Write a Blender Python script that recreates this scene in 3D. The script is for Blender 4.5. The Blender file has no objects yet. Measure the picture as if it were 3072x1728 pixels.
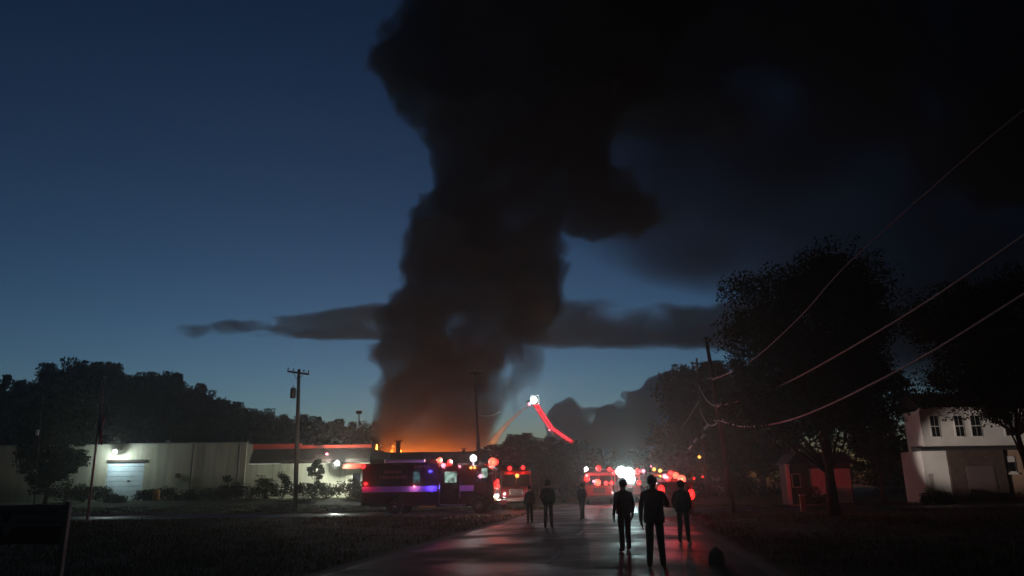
import bpy, bmesh, math, random
import numpy as np
from mathutils import Vector, Matrix

R = math.radians
random.seed(7)
sc = bpy.context.scene
C = sc.collection

# ------------------------------------------------------------------ camera
CAM_H = 1.6
F_PX = 2250.0                 # focal length in pixels of the 3072 px wide photograph
PITCH = math.atan(599.0 / F_PX)
ROLL = R(0.8)
cF = Vector((0, math.cos(PITCH), math.sin(PITCH)))
cU0 = Vector((0, -math.sin(PITCH), math.cos(PITCH)))
cR0 = Vector((1, 0, 0))
cR = cR0 * math.cos(ROLL) - cU0 * math.sin(ROLL)
cU = cU0 * math.cos(ROLL) + cR0 * math.sin(ROLL)
CAM = Vector((0, 0, CAM_H))
cam = bpy.data.cameras.new('camera')
camo = bpy.data.objects.new('camera', cam)
C.objects.link(camo)
camo.matrix_world = Matrix(((cR.x, cU.x, -cF.x, 0), (cR.y, cU.y, -cF.y, 0), (cR.z, cU.z, -cF.z, CAM_H), (0, 0, 0, 1)))
cam.sensor_width = 36
cam.lens = 36 * F_PX / 3072
cam.clip_end = 6000
sc.camera = camo

# ------------------------------------------------------------------ sky, sun, exposure
EXPO = 5.35
K = 2.0 ** -EXPO              # lamp strengths below are written as they show on screen, times K
w = bpy.data.worlds.new('World')
sc.world = w
w.use_nodes = True
wn = w.node_tree
sky = wn.nodes.new('ShaderNodeTexSky')
sky.sky_type = 'NISHITA'
sky.sun_disc = False
sky.sun_elevation = R(-5.75)
sky.sun_rotation = R(-8)
sky.ozone_density = 2.0
sky.dust_density = 1.0
tint = wn.nodes.new('ShaderNodeMix')          # white balance of the whole sky
tint.data_type = 'RGBA'
tint.blend_type = 'MULTIPLY'
tint.inputs[0].default_value = 1
tint.inputs[7].default_value = (0.84, 1.13, 1.03, 1)
wn.links.new(sky.outputs[0], tint.inputs[6])
wn.links.new(tint.outputs[2], wn.nodes['Background'].inputs[0])
wn.nodes['Background'].inputs[1].default_value = 0.15
sun = bpy.data.lights.new('afterglow_sun', 'SUN')
sun.energy = 0.0006
sun.angle = R(20)
sun.color = (1, 0.8, 0.65)
suno = bpy.data.objects.new('afterglow_sun', sun)
C.objects.link(suno)
suno.rotation_euler = (R(-86), 0, R(8))
sc.view_settings.view_transform = 'Standard'
sc.view_settings.look = 'None'
sc.view_settings.exposure = EXPO
sc.view_settings.gamma = 1
sc.cycles.use_denoising = True
sc.cycles.use_adaptive_sampling = True
sc.cycles.adaptive_threshold = 0.015
sc.cycles.max_bounces = 5
sc.cycles.diffuse_bounces = 2
sc.cycles.glossy_bounces = 2
sc.cycles.transmission_bounces = 3
sc.cycles.volume_bounces = 1
sc.cycles.volume_step_rate = 3.0
sc.cycles.volume_max_steps = 128
sc.cycles.transparent_max_bounces = 40
sc.cycles.use_light_tree = True
sc.cycles.sample_clamp_indirect = 2.0 * K * 4


# ------------------------------------------------------------------ places
def ray(px, py):
    return (cF + cR * ((px - 1536) / F_PX) + cU * ((864 - py) / F_PX))


def pix(px, py, d):
    """World point at forward distance d metres that the photograph shows at px, py."""
    v = ray(px, py)
    return CAM + v * (d / v.y)


def sstep(a, b, x):
    t = min(1, max(0, (x - a) / (b - a)))
    return t * t * (3 - 2 * t)


def gz(x, y):
    return 0.9 * sstep(58, 74, y) * sstep(-6, -18, x)


def onground(px, d):
    v = ray(px, 1455 - (px - 1900) * 0.014)
    x = v.x * d / v.y
    return Vector((x, d, gz(x, d)))


# ------------------------------------------------------------------ materials
def mat(name, col, rough=0.7, metal=0.0, noise=None, bump=None, spec=0.5, coat=0.0):
    m = bpy.data.materials.new(name)
    m.use_nodes = True
    nt = m.node_tree
    b = nt.nodes['Principled BSDF']
    b.inputs['Base Color'].default_value = (*col, 1)
    b.inputs['Roughness'].default_value = rough
    b.inputs['Metallic'].default_value = metal
    b.inputs['Specular IOR Level'].default_value = spec
    b.inputs['Coat Weight'].default_value = coat
    tc = nt.nodes.new('ShaderNodeTexCoord')
    if noise:
        scale, amount = noise[0], noise[1]
        n = nt.nodes.new('ShaderNodeTexNoise')
        n.inputs['Scale'].default_value = scale
        n.inputs['Detail'].default_value = 6
        nt.links.new(tc.outputs['Object'], n.inputs['Vector'])
        r = nt.nodes.new('ShaderNodeValToRGB')
        r.color_ramp.elements[0].position = 0.3
        r.color_ramp.elements[1].position = 0.72
        lo = [c * (1 - amount) for c in col]
        hi = noise[2] if len(noise) > 2 else [min(1, c * (1 + amount)) for c in col]
        r.color_ramp.elements[0].color = (*lo, 1)
        r.color_ramp.elements[1].color = (*hi, 1)
        nt.links.new(n.outputs['Fac'], r.inputs['Fac'])
        nt.links.new(r.outputs['Color'], b.inputs['Base Color'])
    if bump:
        n2 = nt.nodes.new('ShaderNodeTexNoise')
        n2.inputs['Scale'].default_value = bump[0]
        n2.inputs['Detail'].default_value = 4
        nt.links.new(tc.outputs['Object'], n2.inputs['Vector'])
        bp = nt.nodes.new('ShaderNodeBump')
        bp.inputs['Strength'].default_value = bump[1]
        bp.inputs['Distance'].default_value = bump[2] if len(bump) > 2 else 0.02
        nt.links.new(n2.outputs['Fac'], bp.inputs['Height'])
        nt.links.new(bp.outputs['Normal'], b.inputs['Normal'])
    return m


def emit(name, col, L):
    m = bpy.data.materials.new(name)
    m.use_nodes = True
    b = m.node_tree.nodes['Principled BSDF']
    b.inputs['Base Color'].default_value = (0.02, 0.02, 0.02, 1)
    b.inputs['Emission Color'].default_value = (*col, 1)
    b.inputs['Emission Strength'].default_value = L * K
    return m


def volmat(name, density, col, aniso=0.0):
    m = bpy.data.materials.new(name)
    m.use_nodes = True
    nt = m.node_tree
    nt.nodes.remove(nt.nodes['Principled BSDF'])
    v = nt.nodes.new('ShaderNodeVolumePrincipled')
    v.inputs['Color'].default_value = (*col, 1)
    v.inputs['Density'].default_value = density
    v.inputs['Anisotropy'].default_value = aniso
    nt.links.new(v.outputs[0], nt.nodes['Material Output'].inputs['Volume'])
    return m


def road_mat(name, base):
    """Wet asphalt: aggregate colour, patches of standing water that are smoother."""
    m = mat(name, base, 0.5, noise=(0.4, 0.5), spec=0.07)
    nt = m.node_tree
    b = nt.nodes['Principled BSDF']
    tc = nt.nodes.new('ShaderNodeTexCoord')
    n = nt.nodes.new('ShaderNodeTexNoise')
    n.inputs['Scale'].default_value = 0.35
    n.inputs['Detail'].default_value = 5
    nt.links.new(tc.outputs['Object'], n.inputs['Vector'])
    r = nt.nodes.new('ShaderNodeMapRange')
    r.inputs['From Min'].default_value = 0.4
    r.inputs['From Max'].default_value = 0.62
    r.inputs['To Min'].default_value = 0.42
    r.inputs['To Max'].default_value = 0.75
    nt.links.new(n.outputs['Fac'], r.inputs['Value'])
    nt.links.new(r.outputs[0], b.inputs['Roughness'])
    f = nt.nodes.new('ShaderNodeTexNoise')
    f.inputs['Scale'].default_value = 60
    f.inputs['Detail'].default_value = 3
    nt.links.new(tc.outputs['Object'], f.inputs['Vector'])
    bp = nt.nodes.new('ShaderNodeBump')
    bp.inputs['Strength'].default_value = 0.35
    bp.inputs['Distance'].default_value = 0.01
    nt.links.new(f.outputs['Fac'], bp.inputs['Height'])
    nt.links.new(bp.outputs['Normal'], b.inputs['Normal'])
    return m


M = {}
M['lawn'] = mat('lawn', (0.075, 0.095, 0.035), 0.9, noise=(0.5, 0.45, (0.12, 0.14, 0.06)), bump=(9, 0.6, 0.06), spec=0.15)
M['blade'] = mat('grass_blade', (0.08, 0.12, 0.035), 0.7, noise=(3, 0.4), spec=0.2)
M['asphalt'] = road_mat('wet_asphalt', (0.022, 0.023, 0.025))
M['asphalt2'] = road_mat('side_street_asphalt', (0.04, 0.04, 0.04))
M['kerb'] = mat('kerb_concrete', (0.32, 0.31, 0.28), 0.7, noise=(2, 0.25), bump=(30, 0.3))
M['paint'] = mat('road_paint', (0.2, 0.2, 0.18), 0.7, noise=(4, 0.7))
M['cream'] = mat('cream_wall', (0.45, 0.43, 0.345), 0.75, noise=(1.0, 0.22), bump=(14, 0.2))
nt_ = M['cream'].node_tree
mp_ = nt_.nodes.new('ShaderNodeMapping')
mp_.inputs['Scale'].default_value = (2.2, 1, 0.22)
no_ = [n for n in nt_.nodes if n.type == 'TEX_NOISE'][0]
tc_ = [n for n in nt_.nodes if n.type == 'TEX_COORD'][0]
nt_.links.new(tc_.outputs['Object'], mp_.inputs['Vector'])
nt_.links.new(mp_.outputs[0], no_.inputs['Vector'])
M['joint'] = mat('wall_joint', (0.10, 0.09, 0.07), 0.8)
M['doorm'] = mat('door_steel', (0.5, 0.6, 0.68), 0.55, noise=(1.2, 0.12))
M['darktrim'] = mat('dark_trim', (0.05, 0.035, 0.03), 0.6, noise=(3, 0.3))
M['redlit_trim'] = mat('red_lit_fascia', (0.40, 0.045, 0.025), 0.5, noise=(2, 0.2))  # red spill of the truck lamps painted into the fascia colour
M['roofdark'] = mat('dark_roof', (0.035, 0.033, 0.035), 0.85, noise=(2, 0.3))
M['shed'] = mat('pale_shed_siding', (0.42, 0.38, 0.34), 0.7, noise=(2, 0.2))
M['white'] = mat('white_siding', (0.72, 0.7, 0.65), 0.6, noise=(1, 0.08))
M['brick'] = mat('brown_brick', (0.075, 0.05, 0.04), 0.85, noise=(3, 0.35), bump=(20, 0.4))
M['glass'] = mat('dark_glass', (0.012, 0.014, 0.018), 0.08, spec=0.6)
M['wood'] = mat('pole_wood', (0.06, 0.042, 0.032), 0.85, noise=(3, 0.35), bump=(25, 0.3))
M['bark'] = mat('bark', (0.035, 0.027, 0.022), 0.9, noise=(4, 0.4), bump=(12, 0.6, 0.05))
M['metal'] = mat('galvanised_metal', (0.45, 0.46, 0.47), 0.4, 0.8, noise=(4, 0.15))
M['polemetal'] = mat('white_pole_paint', (0.8, 0.8, 0.8), 0.4, 0.2)
M['cable'] = mat('cable_sheath', (0.55, 0.5, 0.5), 0.4)
M['black'] = mat('black_rubber', (0.015, 0.015, 0.016), 0.7, noise=(8, 0.3))
M['maroon'] = mat('maroon_truck_paint', (0.035, 0.006, 0.008), 0.3, coat=0.5, noise=(2, 0.1))
M['redpaint'] = mat('red_truck_paint', (0.14, 0.012, 0.010), 0.3, coat=0.5, noise=(2, 0.1))
M['stripe'] = mat('violet_lit_stripe', (0.50, 0.30, 0.85), 0.5)  # violet cast of warning lamps painted into a white stripe
M['whitestripe'] = mat('white_reflective_stripe', (0.75, 0.75, 0.75), 0.5)
M['letter'] = mat('dull_red_lettering', (0.30, 0.09, 0.07), 0.5)
M['chrome'] = mat('chrome', (0.6, 0.6, 0.62), 0.25, 1.0)
M['alu'] = mat('ribbed_aluminium', (0.4, 0.4, 0.42), 0.4, 0.7, noise=(6, 0.2))
M['yellow'] = mat('amber_lit_step', (0.6, 0.45, 0.08), 0.6)  # amber light painted into the step colour
M['darkpaint'] = mat('dark_vehicle_paint', (0.02, 0.02, 0.025), 0.3, coat=0.5)
M['leaf_a'] = mat('leaf_dark', (0.03, 0.04, 0.018), 0.95, noise=(1.5, 0.3), spec=0.02)
M['leaf_b'] = mat('leaf_green', (0.03, 0.045, 0.018), 0.95, noise=(1.5, 0.3), spec=0.02)
M['flag'] = mat('red_flag_cloth', (0.35, 0.03, 0.04), 0.85)
M['flagwhite'] = mat('white_flag_cloth', (0.55, 0.55, 0.55), 0.85)
M['flagblue'] = mat('blue_flag_cloth', (0.03, 0.04, 0.16), 0.85)
M['signwhite'] = mat('sign_white', (0.82, 0.78, 0.78), 0.6, noise=(2, 0.12))
M['signred'] = mat('sign_red', (0.30, 0.03, 0.025), 0.6, noise=(2, 0.15))
M['signgrey'] = mat('sign_print_grey', (0.16, 0.16, 0.16), 0.6)
M['signblue'] = mat('sign_blue', (0.05, 0.06, 0.18), 0.6)
M['skin'] = mat('skin', (0.42, 0.26, 0.19), 0.55)
M['hair'] = mat('dark_hair', (0.02, 0.015, 0.012), 0.6)
M['shoe'] = mat('dark_shoe', (0.02, 0.02, 0.02), 0.6)
M['bin'] = mat('orange_plastic', (0.5, 0.22, 0.03), 0.5)

E_ = {}
E_['red'] = emit('red_lens', (1, 0.022, 0.02), 2.4)
E_['redhot'] = emit('hot_red_lens', (1, 0.09, 0.05), 3.2)
E_['pink'] = emit('pink_lens', (1, 0.22, 0.32), 2.4)
E_['blue'] = emit('blue_lens', (0.08, 0.06, 1), 2.0)
E_['amber'] = emit('amber_lens', (1, 0.33, 0.06), 2.4)
E_['yellow'] = emit('yellow_lens', (1, 0.62, 0.12), 1.8)
E_['white'] = emit('white_lens', (0.86, 1, 0.98), 12)
E_['soft'] = emit('soft_white_lens', (1, 0.95, 0.95), 4)
E_['warm'] = emit('headlamp_lens', (1, 0.75, 0.45), 6)
E_['green'] = emit('green_lens', (0.15, 0.8, 0.2), 0.7)
E_['window'] = emit('lit_window', (0.55, 0.85, 0.72), 0.55)
E_['teal'] = emit('dim_lit_window', (0.25, 0.6, 0.65), 0.16)
for nm_ in ('window', 'teal'):
    nt_ = E_[nm_].node_tree
    b_ = nt_.nodes['Principled BSDF']
    tc_ = nt_.nodes.new('ShaderNodeTexCoord')
    no_ = nt_.nodes.new('ShaderNodeTexNoise')
    no_.inputs['Scale'].default_value = 3.2
    no_.inputs['Detail'].default_value = 2
    mr_ = nt_.nodes.new('ShaderNodeMapRange')
    mr_.inputs['From Min'].default_value = 0.38
    mr_.inputs['From Max'].default_value = 0.6
    mr_.inputs['To Min'].default_value = 0.12 * b_.inputs['Emission Strength'].default_value
    mr_.inputs['To Max'].default_value = 1.25 * b_.inputs['Emission Strength'].default_value
    nt_.links.new(tc_.outputs['Object'], no_.inputs['Vector'])
    nt_.links.new(no_.outputs['Fac'], mr_.inputs['Value'])
    nt_.links.new(mr_.outputs[0], b_.inputs['Emission Strength'])
E_['led'] = emit('red_led_rail', (1, 0.03, 0.05), 2.2)
E_['flame'] = emit('flame', (1, 0.22, 0.022), 30.0)


# ------------------------------------------------------------------ mesh helpers
class MB:
    def __init__(s):
        s.v = []
        s.f = []
        s.smooth = False

    def box(s, x0, x1, y0, y1, z0, z1):
        n = len(s.v)
        s.v += [(x0, y0, z0), (x1, y0, z0), (x1, y1, z0), (x0, y1, z0), (x0, y0, z1), (x1, y0, z1), (x1, y1, z1), (x0, y1, z1)]
        s.f += [tuple(n + i for i in q) for q in ((0, 3, 2, 1), (4, 5, 6, 7), (0, 1, 5, 4), (1, 2, 6, 5), (2, 3, 7, 6), (3, 0, 4, 7))]
        return s

    def prism_y(s, prof, y0, y1):
        """prof: list of (x, z), extruded along y."""
        n = len(s.v)
        k = len(prof)
        s.v += [(x, y0, z) for x, z in prof] + [(x, y1, z) for x, z in prof]
        s.f.append(tuple(n + i for i in range(k)))
        s.f.append(tuple(n + k + i for i in reversed(range(k))))
        for i in range(k):
            j = (i + 1) % k
            s.f.append((n + i, n + k + i, n + k + j, n + j))
        return s

    def prism_x(s, prof, x0, x1):
        n = len(s.v)
        k = len(prof)
        s.v += [(x0, y, z) for y, z in prof] + [(x1, y, z) for y, z in prof]
        s.f.append(tuple(n + i for i in reversed(range(k))))
        s.f.append(tuple(n + k + i for i in range(k)))
        for i in range(k):
            j = (i + 1) % k
            s.f.append((n + i, n + j, n + k + j, n + k + i))
        return s

    def tube(s, pts, radii, k=8, cap=True):
        pts = [Vector(p) for p in pts]
        if not hasattr(radii, '__len__'):
            radii = [radii] * len(pts)
        n = len(s.v)
        for i, p in enumerate(pts):
            t = (pts[min(i + 1, len(pts) - 1)] - pts[max(i - 1, 0)]).normalized()
            a = Vector((0, 0, 1)) if abs(t.z) < 0.9 else Vector((1, 0, 0))
            u = t.cross(a).normalized()
            v = t.cross(u)
            for j in range(k):
                q = p + (u * math.cos(2 * math.pi * j / k) + v * math.sin(2 * math.pi * j / k)) * radii[i]
                s.v.append(tuple(q))
        for i in range(len(pts) - 1):
            for j in range(k):
                a, b = n + i * k + j, n + i * k + (j + 1) % k
                s.f.append((a, b, b + k, a + k))
        if cap:
            s.f.append(tuple(n + j for j in reversed(range(k))))
            m = n + (len(pts) - 1) * k
            s.f.append(tuple(m + j for j in range(k)))
        return s

    def dome(s, c, r, axis=(0, 0, 1), flat=1.0, seg=12, rings=6):
        """Full ellipsoid, squashed along axis."""
        ax = Vector(axis).normalized()
        a = Vector((0, 0, 1)) if abs(ax.z) < 0.9 else Vector((1, 0, 0))
        u = ax.cross(a).normalized()
        v = ax.cross(u)
        c = Vector(c)
        n = len(s.v)
        s.v.append(tuple(c + ax * r * flat))
        for i in range(1, rings):
            th = math.pi * i / rings
            for j in range(seg):
                ph = 2 * math.pi * j / seg
                s.v.append(tuple(c + ax * (r * flat * math.cos(th)) + (u * math.cos(ph) + v * math.sin(ph)) * r * math.sin(th)))
        s.v.append(tuple(c - ax * r * flat))
        for j in range(seg):
            s.f.append((n, n + 1 + j, n + 1 + (j + 1) % seg))
        for i in range(rings - 2):
            for j in range(seg):
                p = n + 1 + i * seg
                s.f.append((p + j, p + seg + j, p + seg + (j + 1) % seg, p + (j + 1) % seg))
        e = len(s.v) - 1
        p = n + 1 + (rings - 2) * seg
        for j in range(seg):
            s.f.append((e, p + (j + 1) % seg, p + j))
        return s

    def build(s, name, m, parent=None, smooth=False, bevel=0):
        me = bpy.data.meshes.new(name)
        me.from_pydata(s.v, [], s.f)
        me.materials.append(m)
        if smooth:
            for p in me.polygons:
                p.use_smooth = True
        bm = bmesh.new()
        bm.from_mesh(me)
        bmesh.ops.recalc_face_normals(bm, faces=bm.faces)
        bm.to_mesh(me)
        bm.free()
        o = bpy.data.objects.new(name, me)
        C.objects.link(o)
        if parent is not None:
            o.parent = parent
        if bevel:
            b = o.modifiers.new('bevel', 'BEVEL')
            b.width = bevel
            b.segments = 2
            b.limit_method = 'ANGLE'
        return o


def tag(o, label=None, cat=None, group=None, kind=None):
    if label:
        o['label'] = label
    if cat:
        o['category'] = cat
    if group:
        o['group'] = group
    if kind:
        o['kind'] = kind
    return o


def empty(name, loc, rz=0, label=None, cat=None, group=None):
    o = bpy.data.objects.new(name, None)
    C.objects.link(o)
    o.location = loc
    o.rotation_euler = (0, 0, rz)
    return tag(o, label, cat, group)


def box(name, m, parent, *a, bevel=0):
    return MB().box(*a).build(name, m, parent, bevel=bevel)


GAIN = {'red': 0.55, 'redhot': 0.5, 'pink': 0.5, 'amber': 0.6, 'white': 1.6, 'blue': 0.7}


def lamp(parent, name, pos, kind, r, I=0, col=None, axis=(0, -1, 0), flat=0.6, off=None, rad=0.08, cone=None):
    """A lamp head: glowing lens, and the light it throws (I: intensity on screen scale) just in front of it."""
    o = MB().dome((0, 0, 0), r, axis, flat).build(name, E_[kind], parent, smooth=True)
    o.location = pos
    if I:
        l = bpy.data.lights.new(name + '_light', 'SPOT' if cone else 'POINT')
        if cone:
            l.spot_size = R(cone)
            l.spot_blend = 0.8
        l.energy = I * GAIN.get(kind, 1) * 4 * math.pi * K
        l.color = col or {'red': (1, 0.03, 0.03), 'redhot': (1, 0.06, 0.03), 'pink': (1, 0.4, 0.55), 'blue': (0.1, 0.08, 1), 'amber': (1, 0.35, 0.06), 'yellow': (1, 0.6, 0.15), 'white': (0.62, 1, 0.97), 'soft': (1, 0.95, 0.97), 'warm': (1, 0.75, 0.45)}[kind]
        l.shadow_soft_size = rad
        lo = bpy.data.objects.new(name + '_light', l)
        C.objects.link(lo)
        lo.parent = o
        lo.location = Vector(axis).normalized() * (r * flat + rad + 0.03) if off is None else off
        if cone:
            lo.rotation_euler = Vector(axis).to_track_quat('-Z', 'Y').to_euler()
    return o


# ------------------------------------------------------------------ ground, roads
GX0, GX1, GY0, GY1 = -260.0, 260.0, -40.0, 300.0


def sheet(name, xs, ys, zf, m, kind='structure'):
    nx, ny = len(xs), len(ys)
    v = [(x, y, zf(x, y)) for y in ys for x in xs]
    f = [(j * nx + i, j * nx + i + 1, (j + 1) * nx + i + 1, (j + 1) * nx + i) for j in range(ny - 1) for i in range(nx - 1)]
    me = bpy.data.meshes.new(name)
    me.from_pydata(v, [], f)
    me.materials.append(m)
    o = bpy.data.objects.new(name, me)
    C.objects.link(o)
    return tag(o, kind=kind)


xs = list(np.arange(GX0, -80, 20)) + list(np.arange(-80, 80, 2.0)) + list(np.arange(80, GX1 + 1, 20))
ys = list(np.arange(GY0, 100, 2.0)) + list(np.arange(100, GY1 + 1, 20))


def road_c(y):
    return -1.85 + 0.15 * y


def road_x(y):
    return road_c(y) - 4.25, road_c(y) + 4.25


def ground_z(x, y):
    return gz(x, y) - 0.02 + 0.03 * math.sin(x * 1.7 + y * 0.9) * math.sin(y * 1.3) * (0 if (48 < y < 58 or road_x(y)[0] - 2.5 < x < road_x(y)[1] + 2.5) else 1)


sheet('ground', xs, ys, ground_z, M['lawn'])
# main road: a strip that runs ahead and a little to the right
yy = [y for y in np.arange(-30, 181, 3.0)]
v, f = [], []
for i, y in enumerate(yy):
    l, r = road_x(y)
    for t in (0, 0.25, 0.5, 0.75, 1):
        v.append((l + (r - l) * t, y, 0.012 + 0.03 * (1 - (2 * t - 1) ** 2)))
    if i:
        for k in range(4):
            a = (i - 1) * 5 + k
            f.append((a, a + 1, a + 6, a + 5))
me = bpy.data.meshes.new('main_road')
me.from_pydata(v, [], f)
me.materials.append(M['asphalt'])
o = bpy.data.objects.new('main_road', me)
C.objects.link(o)
tag(o, kind='structure')
sheet('side_street', list(np.arange(-120, 121, 6.0)), [49, 51, 53, 55, 57], lambda x, y: 0.006, M['asphalt2'])
# gravel shoulder pale strips at the road edges
mb = MB()
for side in (0, 1):
    for i in range(len(yy) - 1):
        if 47 < yy[i] < 57:
            continue
        p = [(road_x(y)[side] + (0.35 if side else -0.35) * s, y) for y in (yy[i], yy[i + 1]) for s in (0, 1)]
        n = len(mb.v)
        mb.v += [(p[0][0], p[0][1], 0.004), (p[1][0], p[1][1], 0.002), (p[3][0], p[3][1], 0.002), (p[2][0], p[2][1], 0.004)]
        mb.f.append((n, n + 1, n + 2, n + 3))
tag(mb.build('road_shoulder', mat('shoulder_gravel', (0.12, 0.115, 0.10), 0.9, noise=(8, 0.4), bump=(40, 0.5))), kind='structure')
# kerbs on the far side of the side street, in stones
for a, b in ((-70, -2), (18, 70)):
    k0 = None
    x = a
    while x < b:
        if k0 is None:
            k0 = MB().box(0, 2.95, 57.0, 57.2, -0.05, 0.13).build('kerb_stone', M['kerb'], None, bevel=0.015)
            krb = tag(bpy.data.objects.new('kerb', None), kind='structure')
            C.objects.link(krb)
            o = k0
        else:
            o = k0.copy()
            C.objects.link(o)
        o.parent = krb
        o.location.x = x
        x += 3.0
rp = random.Random(21)
pm_ = road_mat('asphalt_patch', (0.022, 0.022, 0.024))
for k in range(9):
    yc, xc_ = rp.uniform(11, 46), rp.uniform(-3.0, 3.0)
    wd_, ln_ = rp.uniform(0.5, 1.6), rp.uniform(0.6, 3.2)
    v, f = [], []
    for i in range(5):
        for j in range(4):
            y_ = yc + ln_ * (i / 4 - 0.5) + rp.uniform(-0.05, 0.05)
            x_ = max(-4.1, min(4.1, xc_ + wd_ * (j / 3 - 0.5) + rp.uniform(-0.05, 0.05)))
            v.append((road_c(y_) + x_, y_, 0.017 + 0.03 * (1 - (x_ / 4.25) ** 2)))
            if i and j:
                a = i * 4 + j
                f.append((a, a - 1, a - 5, a - 4))
    me = bpy.data.meshes.new('road_patch')
    me.from_pydata(v, [], f)
    me.materials.append(pm_)
    o = bpy.data.objects.new('road_patch', me)
    C.objects.link(o)
    tag(o, kind='structure')
# worn centre line dashes on the main road
mb = MB()
for y in range(8, 120, 9):
    if 44 < y < 60:
        continue
    n = len(mb.v)
    for yv in (y, y + 3):
        for dx in (-0.06, 0.06):
            mb.v.append((road_c(yv) + dx, yv, 0.0465))
    mb.f.append((n, n + 1, n + 3, n + 2))
tag(mb.build('road_marking', M['paint']), kind='structure')


# ------------------------------------------------------------------ warehouse on the left
def wall_lamp(parent, pos, I, kind='white', r=0.16, col=None):
    h = box('wall_lamp', M['darktrim'], parent, -0.16, 0.16, 0.0, 0.88, 0.1, 0.2, bevel=0.02)
    h.location = pos
    return lamp(h, 'bulb', (0, -0.1, -0.08), kind, r, I, col, axis=(0, -0.85, -0.5), flat=0.7)


YW = 78.0
ZB = 0.85
p0 = pix(-60, 1335, YW)
p1 = pix(742, 1330, YW)
ZT = 0.5 * (p0.z + p1.z)
X0, X1 = p0.x, p1.x
wh = empty('warehouse', (0, YW, ZB - 0.05), 0, 'long cream warehouse with a lit roll-up door and lamp above it', 'building')
HT = ZT - ZB
dl, dr = pix(317, 1440, YW).x, pix(429, 1440, YW).x
dtop = pix(370, 1384, YW).z - ZB
seams = [X0]
for px in (90, 200, 575, 715):
    seams.append(pix(px, 1400, YW).x)
seams.append(X1)
box('wall_core', M['joint'], wh, X0, X1, 0.12, 18, 0, HT - 0.1)
for i in range(len(seams) - 1):
    a, b = seams[i] + 0.03, seams[i + 1] - 0.03
    if a < dl < b:
        box('wall_panel', M['cream'], wh, a, dl, 0, 0.2, 0, HT, bevel=0.01)
        box('wall_panel', M['cream'], wh, dl, dr, 0.002, 0.2, dtop, HT, bevel=0.01)
        box('wall_panel', M['cream'], wh, dr, b, 0, 0.2, 0, HT, bevel=0.01)
    else:
        box('wall_panel', M['cream'], wh, a, b, 0, 0.2, 0, HT, bevel=0.01)
box('coping', M['metal'], wh, X0 - 0.05, X1 + 0.05, -0.06, 0.35, HT, HT + 0.1)
box('roof', M['roofdark'], wh, X0, X1, 0.36, 18, HT - 0.09, HT + 0.02)
dd = MB()
door = box('roll_up_door', M['doorm'], wh, dl + 0.02, dr - 0.02, 0.085, 0.115, 0, dtop)
for i in range(8):
    z0 = dtop * i / 8
    box('door_panel', M['doorm'], door, dl + 0.03, dr - 0.03, 0.04, 0.083, z0 + 0.02, z0 + dtop / 8 - 0.02, bevel=0.01)
xm = (dl + dr) / 2 + 0.3
box('door_handle', M['black'], door, xm, xm + 0.25, 0.0, 0.038, 1.9, 2.05)
box('door_lintel', M['darktrim'], wh, dl - 0.05, dr + 0.15, -0.12, -0.004, dtop - 0.05, dtop + 0.2)
for px in (576, 716):
    x = pix(px, 1400, YW).x
    MB().tube([(x, -0.1, HT - 0.1), (x, -0.1, 0.05)], 0.07, 8).build('downpipe', M['darktrim'], wh)
vx = pix(535, 1425, YW)
box('vent_box', M['darktrim'], wh, vx.x - 0.22, vx.x + 0.22, -0.15, -0.004, vx.z - ZB - 0.22, vx.z - ZB + 0.22)
lp = pix(361, 1352, YW)
wall_lamp(wh, (lp.x, -0.9, lp.z - ZB), 22, col=(0.8, 1, 0.95), r=0.22)
lp2 = pix(493, 1333, YW)
box('roof_vent', M['metal'], wh, lp2.x - 0.15, lp2.x + 0.15, 0.6, 0.9, HT + 0.02, HT + 0.4)
# light on the right half of the long wall comes from an added spot

# low office wing with fascia coloured red as if lit, right of the warehouse
YO = 80.0
o0, o1 = pix(746, 1400, YO).x, pix(1110, 1400, YO).x
oz = lambda py, px=900: pix(px, py, YO).z - ZB
of = empty('office_wing', (0, YO, ZB - 0.05), 0, 'low office wing with fascia coloured red as if lit and dark canopy beside the warehouse', 'building')
n = 5
for i in range(n):
    a = o0 + (o1 - o0) * i / n
    b = o0 + (o1 - o0) * (i + 1) / n
    box('wall_panel', M['cream'], of, a + 0.02, b - 0.02, 0, 0.25, 0, oz(1389), bevel=0.01)
box('wall_core', M['joint'], of, o0, o1, 0.255, 14, 0, oz(1389))
MB().prism_x([(-0.9, oz(1385)), (-0.9, oz(1378)), (-0.1, oz(1346)), (14, oz(1346)), (14, oz(1389) + 0.005), (-0.9, oz(1389) + 0.005)], o0 - 0.1, o1 + 0.1).build('canopy_roof', M['darktrim'], of)
box('fascia', M['redlit_trim'], of, o0 - 0.12, pix(905, 1340, YO).x, -0.25, 0.2, oz(1344), oz(1330))
box('fascia', M['redlit_trim'], of, pix(906, 1340, YO).x, o1 + 0.12, -0.2, 0.2, oz(1344), oz(1335))
box('light_strip', emit('strip_light', (0.75, 0.9, 0.8), 0.55), of, pix(750, 1386, YO).x, pix(850, 1386, YO).x, -0.86, -0.75, oz(1390), oz(1386) - 0.03)
x = pix(1035, 1400, YO).x
box('lower_fascia', M['redlit_trim'], of, x, o1, -1.05, -0.92, oz(1407), oz(1393))
x = pix(1070, 1440, YO).x
box('door_frame', M['white'], of, x - 0.5, x + 0.5, -0.05, -0.003, 0, 2.6)
box('door', M['glass'], of, x - 0.4, x + 0.4, -0.09, -0.055, 0.05, 2.5)
l = pix(1012, 1388, YO - 1.5)
h = box('flood_lamp', M['darktrim'], of, -0.2, 0.2, 0, 0.7, -0.15, 0.15, bevel=0.02)
h.location = (l.x, -1.4, l.z - ZB)
lamp(h, 'bulb', (0, -0.12, 0), 'white', 0.26, 85, (0.92, 1, 0.85), flat=0.6)
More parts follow.
